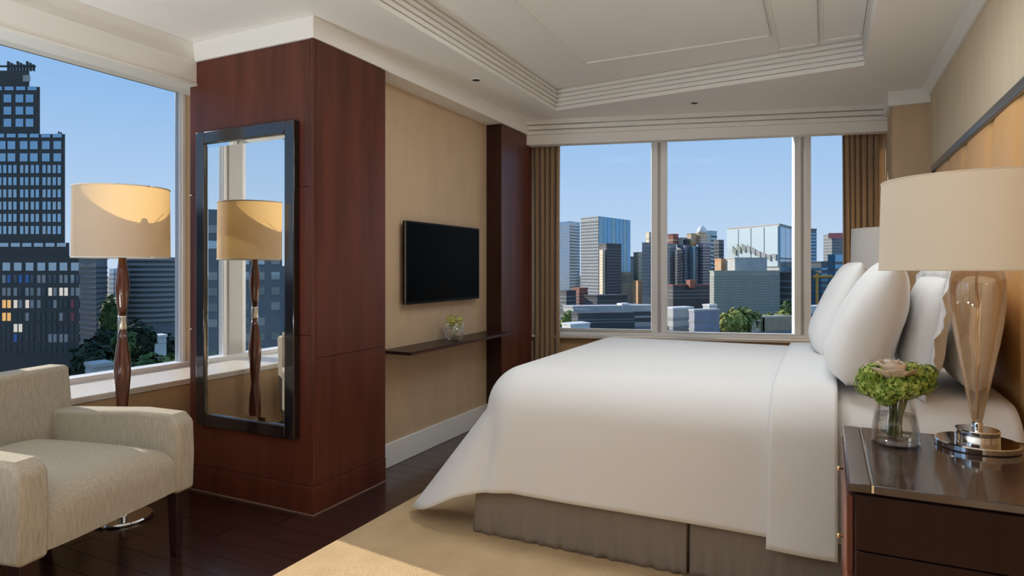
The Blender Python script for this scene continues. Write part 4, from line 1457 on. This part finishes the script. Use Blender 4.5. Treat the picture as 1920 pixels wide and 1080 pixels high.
# nearer low roofs
tower('long_building', 'long low grey building with a pale flat roof below the towers', (1056, 1075, 1236), (345, 335, 345), 577, CM['pale'], CM['charcoal'], 2, ywin=606, roof=CM['pale'], frac=0.7)
tower('dark_hall', 'dark low hall under the long pale roof', (1072, 1084, 1190), (322, 316, 322), 590, CM['charcoal'], CM['slate'], 2, ywin=606, frac=0.4)
tower('roof_block', 'small white rooftop plant on the long low building', (1158, 1166, 1178), (345, 340, 345), 572, CM['white'], CM['pale'], 1, ybot=580, frac=0.3)
tower('dark_hall', 'dark pitched hall behind the long low building', (1096, 1120, 1176), (430, 420, 430), 556, CM['charcoal'], CM['slate'], 2, ywin=570, frac=0.3)
tower('brick_block', 'brown brick block beside the pale blue glass tower', (1072, 1086, 1102), (460, 450, 460), 542, CM['red'], CM['charcoal'], 4, ywin=570, frac=0.4)
tower('brick_block', 'dark brown block behind the small tree at the curtain', (1050, 1062, 1080), (440, 432, 440), 547, CM['charcoal'], CM['slate'], 4, ywin=580, frac=0.4)
tower('terrace_roof', 'white terrace roof low at the left of the far window', (1054, 1070, 1106), (300, 292, 300), 611, CM['white'], CM['pale'], 1, ywin=618, frac=0.2)
tower('flat_roof_house', 'pale flat roofed house beside the first window mullion', (1246, 1262, 1300), (330, 322, 330), 580, CM['pale'], CM['grey'], 2, ywin=618, roof=CM['white'], frac=0.35)
tower('grey_house', 'lavender grey box house with a flat roof before the trees', (1292, 1302, 1349), (302, 296, 302), 584, CM['lav'], CM['grey'], 2, ywin=620, roof=CM['pale'], frac=0.25)
tower('roof_block', 'white rooftop tank on the pale flat roofed house', (1318, 1330, 1344), (340, 335, 340), 574, CM['white'], CM['pale'], 1, ybot=586, frac=0.2)
cf = tower('colonnade', 'tan colonnade building with thin vertical columns behind the trees', (1424, 1432, 1485), (322, 316, 322), 596, CM['tan'], None, 0, roof=CM['cream'], fins=9)
tower('white_house', 'little white house with chimneys among the trees', (1366, 1374, 1394), (318, 312, 318), 612, CM['white'], CM['pale'], 1, ywin=620, frac=0.2)
tower('white_house', 'low white house right of the second mullion', (1505, 1520, 1580), (330, 322, 330), 577, CM['white'], CM['slate'], 3, ywin=612, frac=0.4)
tower('white_house', 'cream house with a gabled front before the colonnade', (1398, 1410, 1430), (318, 312, 318), 604, CM['cream'], CM['orange'], 1, ywin=616, frac=0.2)


# trees
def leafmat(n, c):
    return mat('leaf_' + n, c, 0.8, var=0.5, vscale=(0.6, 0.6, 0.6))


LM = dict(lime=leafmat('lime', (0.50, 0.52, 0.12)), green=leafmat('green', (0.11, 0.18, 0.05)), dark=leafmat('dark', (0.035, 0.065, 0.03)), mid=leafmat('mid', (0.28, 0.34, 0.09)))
BARK = mat('bark', (0.08, 0.06, 0.045), 0.9)


def tree(label, px, ytop, depth, wpx, leaf, seed, group=None, ybase=None, tall=1.15, big=1.35):
    r = wpx * depth / F / 2 * big
    p_ = deep(px, depth)
    zt = deep(px, depth, ytop).z
    zb_ = GZ if ybase is None else deep(px, depth, ybase).z
    o = thing('tree', label, 'tree', (p_.x, p_.y, zb_), 0, group)
    H_ = zt - zb_
    MB().lathe([(r * 0.10, 0), (r * 0.07, H_ * 0.6), (0.02, H_ * 0.9)], n=7).build('trunk', BARK, o)
    rnd_ = random.Random(seed)
    mb_ = MB()
    zc = H_ - r * tall
    for k in range(560):
        d = Vector((rnd_.gauss(0, 1), rnd_.gauss(0, 1), rnd_.gauss(0, 1))).normalized()
        lump = 0.72 + 0.42 * noise.noise(d * 2.2 + Vector((seed, seed * 2, 0)))
        q = Vector((d.x * r * lump, d.y * r * lump, zc + d.z * r * tall * lump)) * 1.0
        q *= 1
        q = Vector((q.x * (0.75 + 0.25 * rnd_.random()), q.y * (0.75 + 0.25 * rnd_.random()), q.z))
        s_ = r * rnd_.uniform(0.12, 0.24)
        n_ = (d + Vector((rnd_.uniform(-.6, .6), rnd_.uniform(-.6, .6), rnd_.uniform(-.3, .8)))).normalized()
        a = n_.orthogonal().normalized()
        a.rotate(Matrix.Rotation(rnd_.uniform(0, 6.28), 3, n_))
        b = n_.cross(a)
        mb_.add([q + a * s_, q + b * s_ * 0.7, q - a * s_, q - b * s_ * 0.7], [(0, 1, 2, 3)])
    fo2 = mb_.build('foliage', LM[leaf], o, fix=False)
    core_ = MB().lathe([(0.0001, zc - r * tall * 0.62), (r * 0.45, zc - r * tall * 0.4), (r * 0.60, zc), (r * 0.45, zc + r * tall * 0.4), (0.0001, zc + r * tall * 0.62)], n=9).build('inner_foliage', LM[leaf], o)
    return o


TG = 'sunlit trees below the far window'
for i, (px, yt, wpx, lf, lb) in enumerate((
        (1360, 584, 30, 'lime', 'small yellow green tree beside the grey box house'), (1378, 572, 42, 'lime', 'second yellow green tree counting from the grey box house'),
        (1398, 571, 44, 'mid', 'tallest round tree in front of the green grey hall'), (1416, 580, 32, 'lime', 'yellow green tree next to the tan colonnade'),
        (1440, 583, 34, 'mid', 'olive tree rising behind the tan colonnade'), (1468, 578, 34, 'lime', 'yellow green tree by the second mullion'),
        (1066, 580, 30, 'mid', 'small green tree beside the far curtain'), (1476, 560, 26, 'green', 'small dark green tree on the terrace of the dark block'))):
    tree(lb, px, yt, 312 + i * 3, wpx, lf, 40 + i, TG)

# --- seen through the left window: big stepped dark tower
DT = 172.0
dk = thing('stepped_tower', 'huge dark stone tower with stepped top and rows of blue windows', 'building', (deep(0, DT).x, deep(0, DT).y, GZ), TH)
u_ = DT / F                                          # metres per pixel at that depth


def lxp(px):
    return px * u_


def zp(py):
    return h + (HZ - py) * u_ - GZ


L0 = -110
def lxd(px, dep):
    return (px - 960) * (DT + dep) / F + 960 * u_


for (r_, top_, dep) in ((55, 128, 2.0), (75, 160, 1.5), (122, 250, 1.0), (130, 455, 0.5), (148, 480, 0.0)):
    MB().prism([(lxd(L0, dep), dep), (lxd(r_, dep), dep), (lxd(r_ - 1, 24), 24), (lxd(L0, 24), 24)], 0, zp(top_)).build('wall', CM['dark'], dk)
PIT = 21.6
me_w = {}
for key, mm in (('sky', CM['sky']), ('win', CM['win']), ('dark', CM['win2']), ('warm', CM['warm']), ('lit', CM['lit']), ('rose', CM['rose']), ('curt', CM['curt']), ('cobalt', CM['cobalt'])):
    me_w[key] = box(-3.1 * u_, 3.1 * u_, -0.12, 0.3, -7.5 * u_, 7.5 * u_).mesh('window')
    me_w[key].materials.append(mm)
    me_w[key + '1'] = box(-7.2 * u_, 7.2 * u_, -0.12, 0.3, -7.5 * u_, 7.5 * u_).mesh('window')
    me_w[key + '1'].materials.append(mm)
rw = random.Random(11)


def wput(px, py, dep, key):
    o_ = link('window', me_w[key], None, dk)
    o_.location = (lxd(px, dep), dep, zp(py))


for py in (182, 205, 228):
    for px in (-28, -7, 14.6, 37, 56):
        wput(px, py, 1.5, 'sky1')
for py in (271, 294):
    for px in (-39, -18, 4, 22, 45, 64, 86.5, 108):
        wput(px, py, 1.0, 'sky1')
for py in (316, 339, 362, 385, 408, 431):
    for px in (-36, -14, 5, 24, 46, 66, 88, 107):
        for s_ in (-4.6, 4.6):
            wput(px + s_, py, 1.0, 'sky' if rw.random() < 0.6 else 'win')
for px in (-30.6, -9, 12.6, 34, 56, 78, 99, 119.6):
    wput(px, 476, 1.3, 'win1')
cols = (-30.6, -9, 12.6, 34, 56, 78, 99, 119.6, 141)
for r_, py in enumerate((500, 523, 547, 570, 594, 615, 634, 655)):
    for px in cols:
        if r_ == 0:
            wput(px, py, 0.0, 'win1')
            continue
        for s_ in (-4.6, 4.6):
            q = rw.random()
            if r_ in (1, 2):
                k = 'curt' if q < 0.45 else 'cobalt' if q < 0.58 else 'win' if q < 0.75 else 'dark'
                if r_ == 2 and px in (99, 119.6) and s_ < 0 or (r_ == 2 and px == 119.6):
                    k = 'lit'
            elif r_ in (3, 4):
                k = 'curt' if q < 0.25 else 'dark'
                if px == 12.6:
                    k = 'warm'
                elif r_ == 3 and px in (34, 56):
                    k = 'lit' if s_ < 0 else 'curt'
                elif px == 141 and s_ < 0:
                    k = 'rose'
            elif r_ == 5:
                k = 'lit' if px == 34 else 'dark'
            elif r_ == 6:
                k = 'curt' if px in (99, 119.6) else 'cobalt' if (px == 34 and s_ < 0) else 'dark'
            else:
                k = 'dark'
            wput(px + s_, py, 0.0, k)
for (r_, py, dep) in ((75, 163, 1.5), (122, 253, 1.0), (130, 459, 0.5)):
    px = r_ - 14
    while px > -45:
        o_ = box(-8.5 * u_, 8.5 * u_, -0.14, 0.2, -3.5 * u_, 3.5 * u_).build('parapet_panel', CM['sky'] if py < 400 else CM['win'], dk)
        o_.location = (lxd(px, dep), dep, zp(py))
        px -= PIT
# roof crown posts
for k in range(9):
    box(lxp(2 + k * 6), lxp(4.5 + k * 6), 2.0, 2.6, zp(128), zp(110 + (k % 3) * 3)).build('roof_post', CM['dark'], dk)
box(lxp(-80), lxp(55), 2.0, 2.4, zp(121), zp(118)).build('roof_rail', CM['dark'], dk)
box(lxp(33), lxp(46), 1.85, 2.05, zp(149), zp(137)).build('roof_vent', CM['pale'], dk)
MB().tube([(lxp(95), 3, zp(251)), (lxp(95), 3, zp(243)), (lxp(101), 3, zp(246))], 0.25, 5).build('roof_hoist', CM['dark'], dk)

tower('office_tower', 'slate blue slab tower right beside the stepped dark tower', (146, 180, 201), (260, 250, 262), 486, CM['slate'], CM['charcoal'], 20, ywin=690, frac=0.3)
bt = deep(292, 280)
bt_o = thing('balcony_tower', 'rounded grey tower ringed by balconies behind the floor lamp', 'building', (bt.x, bt.y, GZ))
rb = 54 * 280 / F
ztb = deep(292, 280, 483).z - GZ
MB().lathe([(rb * 0.92, 0), (rb * 0.92, ztb), (0.0001, ztb)], n=36).build('wall', CM['slate'], bt_o, smooth=False)
nb = 13
me = MB().lathe([(rb * 0.92, 0), (rb * 1.0, 0), (rb * 1.0, 1.1), (rb * 0.92, 1.1)], n=36, cap=False).mesh('balcony')
me.materials.append(CM['grey'])
for k in range(nb):
    o_ = link('balcony', me, None, bt_o)
    o_.location = (0, 0, ztb - 1.5 - k * (ztb * 0.62 / nb) * 1.25)
tower('office_tower', 'distant pale blue tower in the gap behind the lamp stem', (205, 213, 224), (700, 690, 700), 505, CM['blue'], CM['slate'], 6, ywin=560, frac=0.4)
TH_ = 'dark trees below the left window'
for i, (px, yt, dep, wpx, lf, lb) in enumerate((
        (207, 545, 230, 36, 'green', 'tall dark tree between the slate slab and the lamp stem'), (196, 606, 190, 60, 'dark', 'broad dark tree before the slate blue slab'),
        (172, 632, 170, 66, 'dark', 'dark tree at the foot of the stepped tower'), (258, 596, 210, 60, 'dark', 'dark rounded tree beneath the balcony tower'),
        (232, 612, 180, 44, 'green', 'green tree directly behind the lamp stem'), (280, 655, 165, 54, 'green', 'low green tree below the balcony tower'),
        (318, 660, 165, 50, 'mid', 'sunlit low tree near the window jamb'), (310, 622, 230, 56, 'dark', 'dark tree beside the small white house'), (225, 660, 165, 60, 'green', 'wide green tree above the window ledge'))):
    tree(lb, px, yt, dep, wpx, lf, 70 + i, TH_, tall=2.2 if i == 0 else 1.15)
tower('white_house', 'small white house among the trees under the balcony tower', (280, 290, 312), (215, 212, 216), 634, CM['white'], CM['pale'], 1, ywin=645, frac=0.2)
tower('terrace_roof', 'pale terrace roof low behind the armchair', (160, 176, 212), (152, 148, 152), 690, CM['pale'], CM['white'], 1, ywin=700, frac=0.2)

# --- only seen in the mirror: blocks off to the side
for i, (az, dist, wdt, top_, m_, lb) in enumerate(((-128, 150, 26, 14, 'slate', 'dark slate block mirrored left of the lamp shade'), (-131.5, 190, 14, -6, 'pale', 'pale low block mirrored beside the window column'),
                                                  (-136, 170, 26, -2, 'charcoal', 'charcoal block mirrored behind the lamp stem'), (-143, 210, 40, 2, 'slate', 'slate block mirrored at the edge of the glass'))):
    a = R(az + 90)
    pos = Vector((sin(R(az)) * dist, cos(R(az)) * dist, GZ))
    o_ = thing('city_block', lb, 'building', pos, -R(az))
    hgt = top_ - GZ
    box(-wdt / 2, wdt / 2, 0, 20, 0, hgt).build('wall', CM[m_], o_)
    for k in range(int(hgt // 3.4)):
        for q in range(int(wdt // 3.2)):
            if (k * 7 + q * 3 + i) % 5:
                w_ = box(-0.9, 0.9, -0.12, 0.2, 0, 1.7).build('window', CM['win'] if (k + q) % 3 else CM['curt'], o_)
                w_.location = (-wdt / 2 + 1.8 + q * 3.2, 0, 1.5 + k * 3.4)
